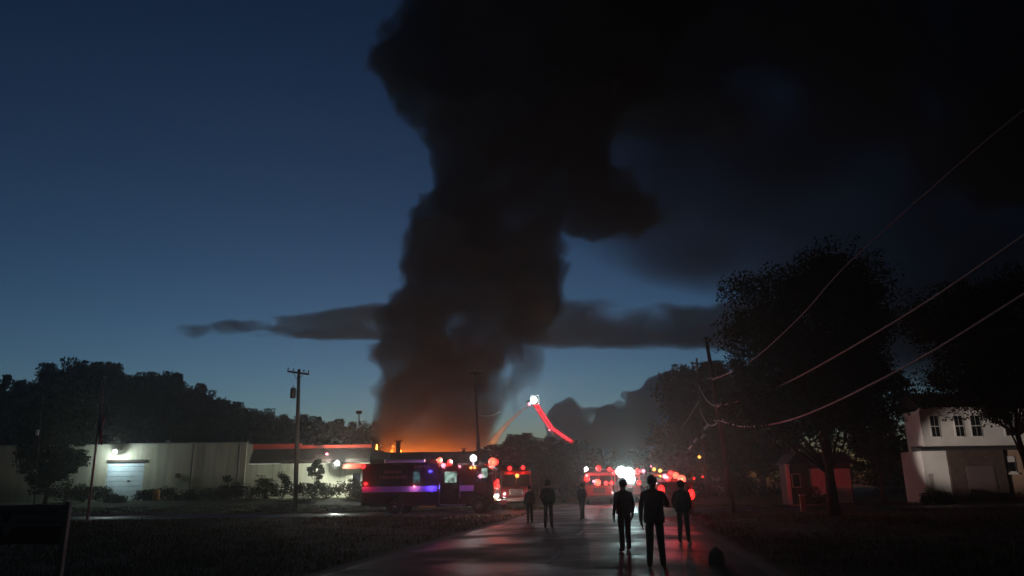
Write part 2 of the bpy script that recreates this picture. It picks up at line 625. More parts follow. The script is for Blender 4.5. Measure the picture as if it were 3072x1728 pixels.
l = pix(981, 1360, YO - 1.0)
h = box('flood_lamp', M['darktrim'], of, -0.12, 0.12, 0, 0.8, -0.12, 0.12, bevel=0.02)
h.location = (l.x, -1.0, l.z - ZB)
lamp(h, 'bulb', (0, -0.1, 0), 'pink', 0.16, 5)

# burning building behind the truck
YB = 92.0
b0, b1 = pix(1110, 1400, YB).x, pix(1500, 1400, YB).x
bb = empty('burning_building', (0, YB, 0), 0, 'dark flat-roofed building below the orange smoke, behind the rescue truck', 'building')
bzt = pix(1300, 1362, YB).z
box('wall', mat('sooty_wall', (0.10, 0.085, 0.075), 0.85, noise=(1, 0.4)), bb, b0, b1, 0, 0.3, 0, bzt)
box('side_wall', M['darktrim'], bb, b0, b0 + 0.3, 0.3, 9, 0, bzt - 0.02)
box('side_wall', M['darktrim'], bb, b1 - 0.3, b1, 0.3, 9, 0, bzt - 0.02)
box('parapet', M['darktrim'], bb, b0 - 0.1, b1 + 0.1, -0.1, 0.35, bzt, bzt + 0.25)
for px in (1160, 1230, 1395, 1455):
    x = pix(px, 1400, YB).x
    wn_ = box('window', M['darktrim'], bb, x - 0.7, x + 0.7, -0.06, -0.003, 2.8, 4.4)
    box('pane', M['glass'], wn_, x - 0.6, x + 0.6, -0.09, -0.062, 2.9, 4.3)
for px, py, ww in ((1196, 1322, 0.5), (1392, 1345, 0.35)):
    t = pix(px, py, YB + 1)
    vt = box('roof_vent', M['darktrim'], bb, t.x - ww * 0.5, t.x + ww * 0.5, 0.6, 1.2, bzt - 0.3, t.z - 0.12)
    box('vent_cap', M['darktrim'], vt, t.x - ww * 0.9, t.x + ww * 0.9, 0.5, 1.3, t.z - 0.12, t.z)


# ------------------------------------------------------------------ vegetation
def leaf_mesh(name, centers, radii, per, size, m, rng):
    """Many leaf-sized quads scattered round cluster centres."""
    N = len(centers) * per
    cc = np.repeat(np.array(centers), per, 0)
    rr = np.repeat(np.array(radii), per, 0)[:, None]
    p = cc + np.clip(rng.normal(0, 0.5, (N, 3)), -0.66, 0.66) * rr * np.array([1, 1, 0.8])
    a = rng.normal(0, 1, (N, 3))
    a /= np.linalg.norm(a, axis=1)[:, None]
    b = np.cross(a, rng.normal(0, 1, (N, 3)))
    b /= np.linalg.norm(b, axis=1)[:, None]
    s = size * rng.uniform(0.6, 1.4, (N, 1))
    v = np.stack([p - a * s, p + b * s * 0.5, p + a * s, p - b * s * 0.5], 1).reshape(-1, 3)
    me = bpy.data.meshes.new(name)
    me.vertices.add(4 * N)
    me.vertices.foreach_set('co', v.astype(np.float32).ravel())
    me.loops.add(4 * N)
    me.loops.foreach_set('vertex_index', np.arange(4 * N, dtype=np.int32))
    me.polygons.add(N)
    me.polygons.foreach_set('loop_start', np.arange(0, 4 * N, 4, dtype=np.int32))
    me.polygons.foreach_set('loop_total', np.full(N, 4, dtype=np.int32))
    me.update(calc_edges=True)
    me.materials.append(m)
    return me


def tree_meshes(seed, h, rx, z0, per=90, size=0.28, trunk_r=0.28, nc=70, leaf='leaf_a', shape='round'):
    """Returns (trunk mesh, crown mesh) of a tree h metres tall; crown from z0 up, half width rx."""
    rng = np.random.default_rng(seed)
    mb = MB()
    top = h * 0.9
    pts = [(0, 0, -0.15)]
    for i in range(1, 7):
        t = i / 6
        pts.append((rng.normal(0, 0.12) * t * 2, rng.normal(0, 0.12) * t * 2, top * t))
    mb.tube(pts, [trunk_r * (1.25 if i == 0 else 1) * (1 - 0.88 * i / 6) for i in range(7)], 9)
    cent, rad = [], []
    zc = (z0 + h) / 2
    rz = (h - z0) / 2
    for i in range(nc):
        for _ in range(40):
            d = rng.normal(0, 1, 3)
            d /= np.linalg.norm(d)
            q = d * rng.uniform(0.35, 1.0) ** 0.5
            wob = 0.8 + 0.25 * math.sin(3 * math.atan2(d[1], d[0]) + seed) + 0.2 * math.sin(5 * d[2] + seed * 2)
            if shape == 'cone':
                zz = (q[2] + 1) / 2
                wob *= 1.15 - 0.75 * zz
            p = np.array([q[0] * rx * wob, q[1] * rx * wob, zc + q[2] * rz * (0.9 + 0.1 * wob)])
            if p[2] > z0 * 0.85:
                break
        cent.append(p)
        rad.append(rng.uniform(0.35, 1.1) * rx * 0.32)
    for i in range(0, nc, 4):
        e = Vector(cent[i])
        t = min(0.9, max(0.25, (e.z - 0.35 * rx) / top))
        k = int(t * 6)
        s = Vector(pts[k])
        mid = (s + e) / 2 + Vector(rng.normal(0, 0.25, 3))
        mb.tube([s, mid, e], [trunk_r * 0.38 * (1.1 - t), trunk_r * 0.22 * (1.1 - t) + 0.02, 0.015], 6)
    me_t = mb.build('trunk', M['bark'], None, smooth=True)
    tm = me_t.data
    bpy.data.objects.remove(me_t)
    cm = leaf_mesh('crown', cent, rad, per, size, M[leaf], rng)
    return tm, cm


def put_tree(name, meshes, loc, label, cat='tree', group=None, s=1.0, rz=0.0, sz=None):
    t = empty(name, loc, rz, label, cat, group)
    t.scale = (s, s, sz or s)
    for nm, me in zip(('trunk', 'crown'), meshes):
        o = bpy.data.objects.new(nm, me)
        C.objects.link(o)
        o.parent = t
    return t


wood_kinds = [tree_meshes(11 + i, 10.0, rx, 1.4, per=190, size=0.15, trunk_r=0.22, nc=80, leaf='leaf_a') for i, rx in enumerate((3.4, 3.9, 3.0, 3.6))]
# ridge of trees behind the warehouse: px, top row, distance
ridge = [(-60, 1130, 108), (20, 1140, 112), (75, 1165, 118), (118, 1104, 110), (165, 1092, 114), (215, 1100, 106), (272, 1084, 110), (325, 1098, 116), (375, 1135, 108),
         (428, 1120, 112), (468, 1124, 109), (515, 1140, 115), (555, 1162, 110), (592, 1186, 116), (640, 1208, 110), (690, 1222, 118), (742, 1236, 112), (790, 1240, 118),
         (838, 1252, 112), (885, 1246, 116), (925, 1252, 120), (970, 1262, 114), (1015, 1266, 120), (1062, 1268, 116), (1105, 1278, 122), (1150, 1290, 128)]
rr = random.Random(3)
ORD = ('first second third fourth fifth sixth seventh eighth ninth tenth eleventh twelfth thirteenth fourteenth fifteenth sixteenth seventeenth eighteenth nineteenth twentieth '
       'twenty-first twenty-second twenty-third twenty-fourth twenty-fifth twenty-sixth').split()
n_tall = sum(1 for r in ridge if r[0] < 620)
for i, (px, py, d) in enumerate(ridge):
    g = onground(px, d)
    hh = pix(px, py - rr.uniform(0, 14), d).z - g.z
    if px < 620:
        lab, grp = '%s treetop from the photo\'s edge in the tall silhouetted wood behind the cream warehouse' % ORD[i], 'trees on the ridge behind the warehouse'
    else:
        lab, grp = '%s tree of the lower row running from the tall wood to the smoke' % ORD[i - n_tall], 'lower trees behind the office wing'
    put_tree('ridge_tree', wood_kinds[i % 4], g, lab, 'tree', grp, s=max(0.85, hh / 10 * rr.uniform(0.62, 0.85)), rz=rr.uniform(0, 6.28), sz=hh / 10)
    if i % 2 == 0 and px < 700:
        g2 = onground(px + 25, d + 14)
        h2 = (pix(px + 25, py + 45, d + 14).z - g2.z)
        put_tree('ridge_tree', wood_kinds[(i + 2) % 4], g2, 'dark tree of the rear row, half hidden by the tall wood behind the warehouse', 'tree', 'rear trees of the wood', s=h2 / 10, rz=rr.uniform(0, 6.28))
# understorey that closes the foot of the wood
rng = np.random.default_rng(5)
cen = []
for i in range(260):
    px = rng.uniform(-120, 1180)
    d = rng.uniform(101, 130)
    lim = np.interp(px, [r[0] for r in ridge], [r[1] for r in ridge]) + 50
    g = onground(px, d)
    top = pix(px, lim, d).z - g.z
    cen.append((g.x, g.y, g.z + rng.uniform(0.3, max(1.2, top))))
me = leaf_mesh('undergrowth', cen, [2.6] * len(cen), 220, 0.28, M['leaf_a'], rng)
o = bpy.data.objects.new('undergrowth', me)
C.objects.link(o)
tag(o, 'dark undergrowth filling the wood behind the warehouse', kind='stuff')

# trees behind the vehicles at the end of the road and on the right
mid = [(1480, 1330, 98, 1.1), (1535, 1300, 92, 1.2), (1590, 1300, 90, 1.2), (1640, 1312, 88, 1.1), (1690, 1322, 88, 1.2), (1738, 1318, 87, 1.3), (1792, 1345, 90, 1.3), (1860, 1352, 130, 1.2), (1925, 1345, 128, 1.2), (1985, 1330, 120, 1.2),
       (2040, 1260, 112, 1.0), (2080, 1120, 108, 0.85), (2130, 1085, 112, 0.9), (2185, 1078, 105, 0.9), (2235, 1090, 110, 0.9), (2290, 1110, 100, 1.0)]
for i, (px, py, d, k) in enumerate(mid):
    g = onground(px, d)
    hh = pix(px, py, d).z
    if px < 1760:
        lab, grp = '%s of the low dark trees, counted from the rescue truck, under the red aerial boom' % ORD[i], 'low trees under the aerial boom'
    elif px < 2030:
        lab, grp = '%s of the low far trees at the road\'s end behind the dazzling lamps' % ORD[i - 6], 'trees at the end of the road'
    else:
        lab, grp = '%s tall dark tree, counted from the road, behind the leaning utility poles' % ORD[i - 10], 'trees behind the utility poles'
    put_tree('roadside_tree', wood_kinds[(i + 1) % 4], g, lab, 'tree', grp, s=hh / 10 * k, rz=rr.uniform(0, 6.28), sz=hh / 10)
cen = []
for i in range(150):
    px = rng.uniform(1440, 2800)
    d = rng.uniform(100, 140)
    g = onground(px, d)
    cen.append((g.x, g.y, rng.uniform(0.3, 3.5 if px < 2030 else 7)))
me = leaf_mesh('roadside_undergrowth', cen, [2.4] * len(cen), 200, 0.28, M['leaf_a'], rng)
o = bpy.data.objects.new('roadside_undergrowth', me)
C.objects.link(o)
tag(o, 'dark undergrowth closing the view behind the vehicles and the houses', kind='stuff')

# big yard tree in front of the shed
g = onground(2492, 39.5)
g.z = -0.02
hh = pix(2480, 765, 39.5).z
big = tree_meshes(31, hh, 4.7, 3.8, per=420, size=0.09, trunk_r=0.27, nc=280, leaf='leaf_b')
put_tree('yard_tree', big, g, 'big broad-crowned yard tree with a thick trunk in front of the red-lit shed', 'tree')
# tree at the right edge in front of the white house
g = onground(3085, 45)
big2 = tree_meshes(37, pix(3085, 830, 45).z, 5.2, 5.0, per=420, size=0.09, trunk_r=0.2, nc=200, leaf='leaf_b')
put_tree('yard_tree', big2, g, 'dark tree whose leaves hang over the roof of the white house', 'tree')
g = onground(2645, 66)
put_tree('yard_tree', tree_meshes(41, pix(2645, 1010, 66).z, 3.4, 1.2, per=240, size=0.14, trunk_r=0.2, nc=110, leaf='leaf_a'), g, 'dark bushy tree filling the gap between shed and white house', 'tree')
# leafy tree at the left, before the warehouse
g = onground(140, 68)
put_tree('willow_tree', tree_meshes(43, pix(140, 1165, 68).z - g.z, 3.5, 1.4, per=260, size=0.13, trunk_r=0.16, nc=100, leaf='leaf_b'), g, 'drooping green tree before the warehouse, left of the flagpole', 'tree')
g = onground(948, 72)
put_tree('young_tree', tree_meshes(47, pix(948, 1368, 72).z - g.z, 1.0, 0.9, per=110, size=0.11, trunk_r=0.06, nc=34, leaf='leaf_b', shape='cone'), g, 'slim young tree before the office wing, left of the bright flood lamp', 'tree')


def shrub(px, d, h, rx, seed, label, leaf='leaf_b'):
    rng = np.random.default_rng(seed)
    g = onground(px, d)
    t = empty('shrub', g, 0, label, 'shrub', 'shrubs along the foot of the buildings')
    mb = MB()
    cen, rad = [], []
    for i in range(16):
        a = rng.uniform(0, 6.28)
        q = rng.uniform(0.1, 1) ** 0.5
        z = rng.uniform(0.25, 1) * h * (1 - 0.5 * q * q)
        cen.append((math.cos(a) * q * rx * 0.8, math.sin(a) * q * rx * 0.8, z))
        rad.append(rx * 0.42)
        mb.tube([(0.1 * math.cos(a), 0.1 * math.sin(a), -0.05), cen[-1]], [0.025, 0.008], 5)
    mb.build('stem', M['bark'], t)
    o = bpy.data.objects.new('foliage', leaf_mesh('foliage', cen, rad, 75, 0.10, M[leaf], rng))
    C.objects.link(o)
    o.parent = t


sh = [(205, 72, 1.9, 1.6, 'shrub under the drooping tree, left of the flagpole'), (250, 73, 1.5, 1.4, 'shrub just right of the drooping tree by the warehouse wall'), (300, 74, 1.6, 1.2, 'round shrub at the left jamb of the lit roll-up door'),
      (345, 71, 0.7, 1.1, 'low shrub in front of the lit roll-up door'), (440, 74, 1.2, 1.1, 'shrub at the right jamb of the lit roll-up door'), (505, 74, 1.4, 1.5, 'shrub below the small vent box on the cream wall'),
      (560, 73, 0.8, 1.3, 'low shrub at the foot of the first downpipe'), (640, 73, 1.1, 1.5, 'shrub between the two downpipes of the warehouse'), (690, 72, 2.2, 1.0, 'upright shrub at the second downpipe'),
      (745, 73, 1.5, 1.6, 'shrub at the corner between warehouse and office wing'), (800, 74, 2.4, 1.3, 'tall ragged shrub under the lit strip of the canopy'), (845, 73, 2.7, 1.1, 'tallest ragged shrub left of the utility pole'),
      (905, 72, 1.4, 1.4, 'shrub at the foot of the utility pole with transformer'), (985, 74, 1.3, 1.5, 'shrub below the bright flood lamp of the office wing'), (1045, 74, 1.9, 1.4, 'shrub before the office door'), (1090, 73, 1.5, 1.5, 'shrub behind the tail of the rescue truck')]
for i, (px, d, h, rx, lab) in enumerate(sh):
    shrub(px, d, h, rx, 100 + i, lab)
for px, d, h, rx, lab in ((2790, 57, 1.1, 0.9, 'garden shrub at the lit end wall of the white house'), (2830, 57, 0.7, 0.7, 'low garden shrub right of the taller one at the lit end wall'), (2430, 58, 1.4, 1.2, 'dark shrub before the red-lit shed')):
    shrub(px, d, h, rx, int(px), lab)
# orange barrel by the warehouse wall
g = onground(470, 73)
bt = empty('barrel', g, 0, 'small orange barrel among the shrubs right of the roll-up door', 'barrel')
MB().tube([(0, 0, 0), (0, 0, 0.05), (0, 0, 0.5), (0, 0, 0.95), (0, 0, 1.0)], [0.28, 0.3, 0.33, 0.3, 0.28], 14).build('body', M['bin'], bt, smooth=True)
for z in (0.3, 0.66):
    MB().tube([(0, 0, z), (0, 0, z + 0.05)], 0.345, 14).build('hoop', M['bin'], bt)

# ------------------------------------------------------------------ grass (near lawns and verges)
rng = np.random.default_rng(9)
pts = []
while len(pts) < 70000:
    y = rng.uniform(8, 48) if rng.random() < 0.7 else rng.uniform(57.5, 66)
    x = rng.uniform(-0.75 * y, 0.75 * y)
    l, r = road_x(y)
    if l - 0.5 < x < r + 0.5:
        continue
    tuft = math.sin(x * 1.9 + 2 * math.sin(y * 0.7)) * math.sin(y * 1.5 + 1.7 * math.sin(x * 0.6)) + 0.6 * math.sin(x * 0.37 + y * 0.23)
    if rng.random() > 0.45 + 0.4 * tuft:
        continue
    pts.append((x, y, gz(x, y) - 0.02))
p = np.array(pts)
N = len(p)
ang = rng.uniform(0, 6.28, N)
wv = np.stack([np.cos(ang), np.sin(ang), np.zeros(N)], 1) * (0.006 + 0.0005 * p[:, 1:2])
hv = np.stack([rng.normal(0, 0.03, N), rng.normal(0, 0.03, N), rng.gamma(3.0, 0.028, N)], 1)
v = np.stack([p - wv, p + wv, p + hv], 1).reshape(-1, 3)
me = bpy.data.meshes.new('grass')
me.vertices.add(3 * N)
me.vertices.foreach_set('co', v.astype(np.float32).ravel())
me.loops.add(3 * N)
me.loops.foreach_set('vertex_index', np.arange(3 * N, dtype=np.int32))
me.polygons.add(N)
me.polygons.foreach_set('loop_start', np.arange(0, 3 * N, 3, dtype=np.int32))
me.polygons.foreach_set('loop_total', np.full(N, 3, dtype=np.int32))
me.update(calc_edges=True)
me.materials.append(M['blade'])
o = bpy.data.objects.new('grass', me)
C.objects.link(o)
tag(o, 'short dark grass on the lawns beside the road', kind='stuff')


# ------------------------------------------------------------------ vehicles
def wheel(parent, x, y, r=0.52, wd=0.32):
    s = -1 if y < 0 else 1
    t = MB().tube([(0, -wd / 2, 0), (0, -wd / 2 + 0.05, 0), (0, wd / 2 - 0.05, 0), (0, wd / 2, 0)], [r - 0.05, r, r, r - 0.05], 20).build('wheel', M['black'], parent)
    t.location = (x, y, r)
    MB().tube([(0, s * (wd / 2 - 0.03), 0), (0, s * (wd / 2 + 0.012), 0)], [r * 0.58, r * 0.5], 16).build('rim', M['chrome'], t)
    MB().tube([(0, s * (wd / 2), 0), (0, s * (wd / 2 + 0.06), 0)], r * 0.18, 10).build('hub', M['alu'], t)


def fire_engine(name, loc, rz, label, paint, lamps, L=9.0, H=3.25, box_body=False, cab_len=3.0, text=False, lit=False):
    """Front towards local +X, ground at z = 0."""
    t = empty(name, loc, rz, label, 'fire truck')
    hx = L / 2
    W = 1.25
    cx = hx - cab_len
    # chassis
    box('chassis', M['black'], t, -hx + 0.3, hx - 0.2, -0.5, 0.5, 0.45, 0.8)
    # body with wheel arches (profile extruded across)
    rx = -hx + 2.3
    prof = [(-hx, 0.55), (rx - 0.75, 0.55), (rx - 0.6, 1.0), (rx - 0.25, 1.22), (rx + 0.25, 1.22), (rx + 0.6, 1.0), (rx + 0.75, 0.55), (cx - 0.12, 0.55), (cx - 0.12, H), (-hx, H)]
    MB().prism_y(prof, -W, W).build('body', M[paint], t, bevel=0.03)
    # cab profile
    fx = hx - 1.0
    prof = [(cx, 0.55), (fx - 0.7, 0.55), (fx - 0.55, 1.0), (fx - 0.22, 1.2), (fx + 0.22, 1.2), (fx + 0.55, 1.0), (fx + 0.68, 0.55), (hx, 0.55), (hx, 1.6), (hx - 0.18, H - 0.45), (hx - 0.45, H - 0.25), (cx, H - 0.25)]
    cab = MB().prism_y(prof, -W + 0.01, W - 0.01).build('cab', M[paint], t, bevel=0.04)
    # windscreen, two panes
    for s in (-1, 1):
        y0, y1 = (0.04, 1.1) if s > 0 else (-1.1, -0.04)
        mb = MB()
        mb.v += [(hx - 0.005, y0, 1.72), (hx - 0.005, y1, 1.72), (hx - 0.165, y1, H - 0.55), (hx - 0.165, y0, H - 0.55)]
        mb.v += [(q[0] + 0.02, q[1], q[2] + 0.003) for q in mb.v[:4]]
        mb.f += [(0, 3, 2, 1), (4, 5, 6, 7), (0, 1, 5, 4), (1, 2, 6, 5), (2, 3, 7, 6), (3, 0, 4, 7)]
        mb.build('windscreen', M['glass'], cab)
    for s in (-1, 1):
        o = 0.02
        ya, yb = s * (W - 0.005), s * (W + o)
        y0, y1 = min(ya, yb), max(ya, yb)
        for k, (da, db) in enumerate(((cx + 0.15, cx + 1.25), (fx - 0.32, fx + 0.72))):
            d = box('door', M[paint], t, da, db, y0, y1, 1.25 if k else 0.7, H - 0.42, bevel=0.01)
            box('door_window', E_['window'] if (lit and s < 0 and k == 0) else M['glass'], d, da + (0.15 if k == 0 else 0.1), db - 0.15, y0 + s * 0.012 if s > 0 else y0 - 0.012, y1 + 0.012 if s > 0 else y1 - 0.03, 1.98, H - 0.62)
            box('handle', M['chrome'], d, db - 0.28, db - 0.1, y0 - 0.03 if s < 0 else y1 - 0.01, y1 + 0.03 if s > 0 else y0 + 0.01, 1.5, 1.56)
        # reflective stripe, in lengths between the doors
        for a, b in ((-hx + 0.02, cx - 0.2), (cx + 1.3, fx - 0.36)):
            if b - a > 0.1:
                box('stripe', M['stripe'] if text else M['whitestripe'], t, a, b, y0 - 0.004, y1 + 0.004, 1.42, 1.78)
        # compartment shutters
        xs_ = [-hx + 0.15, rx - 0.85, rx + 0.85, cx - 0.25]
        for a, b, z0 in ((xs_[0], xs_[1], 0.7), (xs_[2], xs_[3], 0.7)):
            if b - a > 0.4:
                c_ = box('compartment_door', M[paint] if text else M['alu'], t, a, b, y0 - 0.001, y1 - 0.008, z0, 1.38, bevel=0.008)
        if not box_body:
            for a, b in ((-hx + 0.15, rx - 0.1), (rx + 0.0, rx + 1.4), (rx + 1.5, cx - 0.25)):
                if b - a > 0.4:
                    box('compartment_door', M['alu'], t, a, b, y0 - 0.001, y1 - 0.008, 1.84, H - 0.25, bevel=0.008)
        MB().tube([(hx - 0.3, s * (W + 0.02), 2.45), (hx + 0.1, s * (W + 0.35), 2.5)], 0.02, 6).build('mirror_arm', M['black'], t)
        box('mirror', M['black'], t, hx + 0.05, hx + 0.15, s * (W + 0.36) - 0.12, s * (W + 0.36) + 0.12, 2.05, 2.65, bevel=0.02)
        for x in (rx, fx):
            wheel(t, x, s * (W - 0.18))
    box('bumper', M['chrome'], t, hx + 0.005, hx + 0.45, -W, W, 0.5, 0.85, bevel=0.04)
    gr = box('grille', M['chrome'], t, hx + 0.003, hx + 0.05, -0.55, 0.55, 1.0, 1.5, bevel=0.01)
    for i in range(5):
        box('grille_bar', M['black'], gr, hx + 0.051, hx + 0.07, -0.5, 0.5, 1.03 + i * 0.09, 1.08 + i * 0.09)
    lb = box('light_bar', M['black'], t, hx - 1.0, hx - 0.65, -1.1, 1.1, H - 0.245, H - 0.1, bevel=0.02)
    box('tail_step', M['alu'], t, -hx - 0.45, -hx - 0.005, -W + 0.05, W - 0.05, 0.5, 0.58)
    box('rear_door', M['alu'], t, -hx - 0.03, -hx - 0.003, -0.6, 0.6, 0.8, H - 0.5)
    # roof ladder
    ld = empty('roof_ladder', (0, 0, 0))
    ld.parent = t
    if not box_body:
        for s in (0.35, 0.8):
            box('rail', M['alu'], ld, -hx + 0.3, cx - 0.4, s - 0.03, s + 0.03, H + 0.05, H + 0.15)
        for i in range(12):
            xx = -hx + 0.5 + i * (cx + hx - 1.2) / 11
            box('rung', M['alu'], ld, xx - 0.02, xx + 0.02, 0.38, 0.77, H + 0.08, H + 0.12)
    else:
        bpy.data.objects.remove(ld)
    for (nm, pos, kind, r, I, axis) in lamps:
        lamp(t, nm, pos, kind, r, I, None, axis, cone=26 if (nm == 'scene_lamp' and kind == 'white') else None)
    return t


# A: rescue truck broadside across the side street
gA = onground(1296, 52.5)
FR, SD, UP = (1, 0, 0), (0, -1, 0), (0, 0, 1)
tA = fire_engine('rescue_truck', (gA.x, 52.5, 0.006), R(-9), 'dark maroon rescue truck with a stripe coloured violet as if lit, standing broadside on the side street', 'maroon', [
    ('warning_light', (-4.45, -1.3, 3.12), 'red', 0.17, 2, SD), ('warning_light', (-4.25, -1.3, 1.98), 'red', 0.12, 2, SD), ('warning_light', (-0.85, -1.33, 1.74), 'pink', 0.10, 1.0, SD),
    ('warning_light', (0.18, -1.3, 2.72), 'blue', 0.09, 2.5, SD), ('warning_light', (0.3, -1.33, 1.7), 'blue', 0.07, 1.5, SD),
    ('roof_beacon', (0.75, -0.9, 3.42), 'redhot', 0.2, 10, SD), ('roof_beacon', (1.45, -0.9, 3.28), 'red', 0.2, 8, SD), ('roof_beacon', (1.1, -1.28, 3.08), 'pink', 0.16, 3, SD), ('marker_light', (2.2, -1.28, 3.0), 'pink', 0.08, 1, SD),
    ('marker_light', (2.95, -1.26, 2.9), 'amber', 0.09, 1, SD), ('marker_light', (3.2, -1.26, 2.9), 'amber', 0.09, 1, SD),
    ('warning_light', (3.6, -1.29, 2.35), 'pink', 0.13, 2, SD),
    ('roof_beacon', (4.3, -0.7, 3.25), 'redhot', 0.3, 16, (0.5, -0.8, 0)), ('roof_beacon', (4.3, 0.5, 3.3), 'red', 0.22, 8, (0.6, -0.8, 0)),
    ('grille_light', (4.62, -0.95, 1.75), 'red', 0.24, 8, (0.7, -0.7, 0)), ('grille_light', (4.6, -0.5, 2.05), 'red', 0.13, 3, (0.7, -0.7, 0)),
    ('headlight', (4.6, -0.9, 1.05), 'warm', 0.14, 4, (0.8, -0.6, 0)), ('headlight', (4.6, -0.5, 1.1), 'soft', 0.12, 2, (0.8, -0.6, 0)),
], L=9.0, H=3.3, box_body=True, cab_len=3.6, text=True, lit=True)
box('crew_window', E_['teal'], tA, -0.95, -0.5, -1.275, -1.252, 2.0, 2.7)
box('quarter_window', E_['window'], tA, 3.68, 4.08, -1.3, -1.282, 2.25, 2.85)
MB().tube([(-2.9, -1.18, 3.42), (-0.2, -1.18, 3.42)], 0.11, 10).build('awning', M['whitestripe'], tA)
mp = MB().tube([(3.05, -0.9, 3.05), (3.05, -0.9, 3.45)], 0.04, 8).build('lamp_mast', M['alu'], tA)
lamp(tA, 'scene_lamp', (3.05, -0.9, 3.52), 'white', 0.22, 9, (1, 0.95, 0.97), SD)
for a_, b_, z_ in ((-4.2, -3.2, 0.28), (-0.05, 0.5, 0.22), (1.9, 2.5, 0.16)):
    box('roof_box', M['darktrim'], tA, a_, b_, -0.7, 0.7, 3.304 if b_ < 0.8 else 3.055, (3.304 if b_ < 0.8 else 3.055) + z_, bevel=0.03)
for x_ in (-3.3, -1.3):
    box('body_seam', M['chrome'], tA, x_, x_ + 0.03, -1.262, -1.252, 1.85, 3.15)
box('rub_rail', M['chrome'], tA, -4.45, 0.7, -1.3, -1.275, 0.58, 0.66)
box('drip_rail', M['chrome'], tA, -4.48, 0.7, -1.275, -1.252, 3.2, 3.235)
MB().tube([(0.86, -1.33, 1.0), (0.86, -1.33, 2.3)], 0.02, 6).build('grab_rail', M['chrome'], tA)
MB().tube([(2.25, -1.33, 1.0), (2.25, -1.33, 2.3)], 0.02, 6).build('grab_rail', M['chrome'], tA)
# two faint rows of lettering high on the body side and a short one near the cab: the words cannot be read
rl = random.Random(4)
for x0, x1, z0, z1 in ((-3.0, -1.85, 2.62, 2.82), (-3.25, -1.5, 2.28, 2.46), (-0.9, 0.05, 2.98, 3.1)):
    mb = MB()
    x = x0
    while x < x1:
        wd = rl.uniform(0.09, 0.16)
        mb.box(x, x + wd, -1.258, -1.252, z0, z1)
        x += wd + rl.uniform(0.04, 0.1)
    mb.build('lettering', M['letter'], tA)
box('side_step', M['yellow'], tA, -0.5, 0.6, -1.42, -1.27, 0.42, 0.52)
box('running_board', M['alu'], tA, 0.95, 2.6, -1.42, -1.27, 0.5, 0.62)

# B: engine half hidden behind A
g = onground(1548, 64)
fire_engine('fire_engine', (g.x, 64 + 4.0, 0), R(-90), 'red fire engine facing out from behind the nose of the rescue truck', 'redpaint', [
    ('roof_beacon', (4.1, 0.6, 3.2), 'red', 0.18, 6, FR), ('roof_beacon', (4.1, -0.5, 3.15), 'red', 0.2, 6, FR), ('warning_light', (4.56, 0.1, 2.55), 'amber', 0.17, 4, FR),
    ('headlight', (4.56, -0.95, 1.1), 'soft', 0.07, 1, FR), ('headlight', (4.56, 0.95, 1.1), 'soft', 0.06, 1, FR)], L=9.0, H=3.15)
# C: engine left of the white lamp at the end of the road
g = onground(1795, 70)
fire_engine('fire_engine', (g.x + 0.6, 70 + 4.4, 0), R(-97), 'red fire engine facing the camera, left of the dazzling white lamp', 'redpaint', [
    ('scene_lamp', (4.2, -1.1, 3.15), 'soft', 0.2, 14, FR), ('roof_beacon', (4.2, 0.0, 3.2), 'red', 0.27, 10, FR), ('roof_beacon', (4.2, 1.0, 3.1), 'red', 0.2, 6, FR),
    ('grille_light', (4.6, -1.05, 2.3), 'red', 0.28, 8, FR), ('grille_light', (4.6, -0.1, 1.95), 'redhot', 0.3, 10, FR), ('grille_light', (4.6, 0.65, 1.9), 'red', 0.2, 6, FR), ('grille_light', (4.6, 1.15, 1.9), 'red', 0.2, 6, FR),
    ('headlight', (4.6, -0.45, 2.05), 'pink', 0.14, 3, FR), ('marker_light', (4.3, -1.25, 2.9), 'green', 0.07, 0, FR), ('headlight', (4.6, 1.2, 1.05), 'soft', 0.05, 1, FR)], L=8.6, H=3.1)
# D: engine that carries the dazzling scene lamps
g = onground(1885, 76)
fire_engine('fire_engine', (g.x + 0.55, 76 + 4.2, 0), R(-98.5), 'fire engine behind the dazzling white scene lamps in the road', 'redpaint', [
    ('scene_lamp', (4.25, -0.55, 3.0), 'white', 0.52, 80, FR), ('scene_lamp', (4.3, 0.15, 2.8), 'white', 0.6, 90, FR), ('scene_lamp', (4.7, 0.35, 2.25), 'white', 0.42, 60, FR), ('roof_beacon', (4.2, -1.35, 2.9), 'red', 0.28, 20, FR),
    ('roof_beacon', (4.2, 1.05, 2.95), 'red', 0.3, 14, FR), ('roof_beacon', (4.2, 1.6, 3.0), 'pink', 0.2, 8, FR), ('grille_light', (4.7, 1.1, 1.9), 'red', 0.24, 6, FR)], L=8.4, H=2.95)
# G: engine right of the white lamp with amber and yellow lamps
g = onground(1995, 80)
fire_engine('fire_engine', (g.x + 0.5, 80 + 4.2, 0), R(-97), 'red fire engine with amber and yellow roof lamps, right of the dazzling white lamp', 'redpaint', [
    ('roof_beacon', (4.2, -1.0, 3.25), 'amber', 0.2, 6, FR), ('roof_beacon', (4.2, -0.4, 3.1), 'yellow', 0.2, 4, FR), ('roof_beacon', (4.2, -1.3, 3.55), 'pink', 0.1, 2, FR),
    ('warning_light', (4.5, -0.4, 2.5), 'yellow', 0.1, 1, FR), ('roof_beacon', (4.2, 0.65, 2.8), 'red', 0.3, 12, FR), ('roof_beacon', (4.2, 1.15, 2.6), 'redhot', 0.35, 16, FR), ('headlight', (4.5, -1.2, 2.1), 'soft', 0.07, 1, FR)], L=8.4, H=3.1)

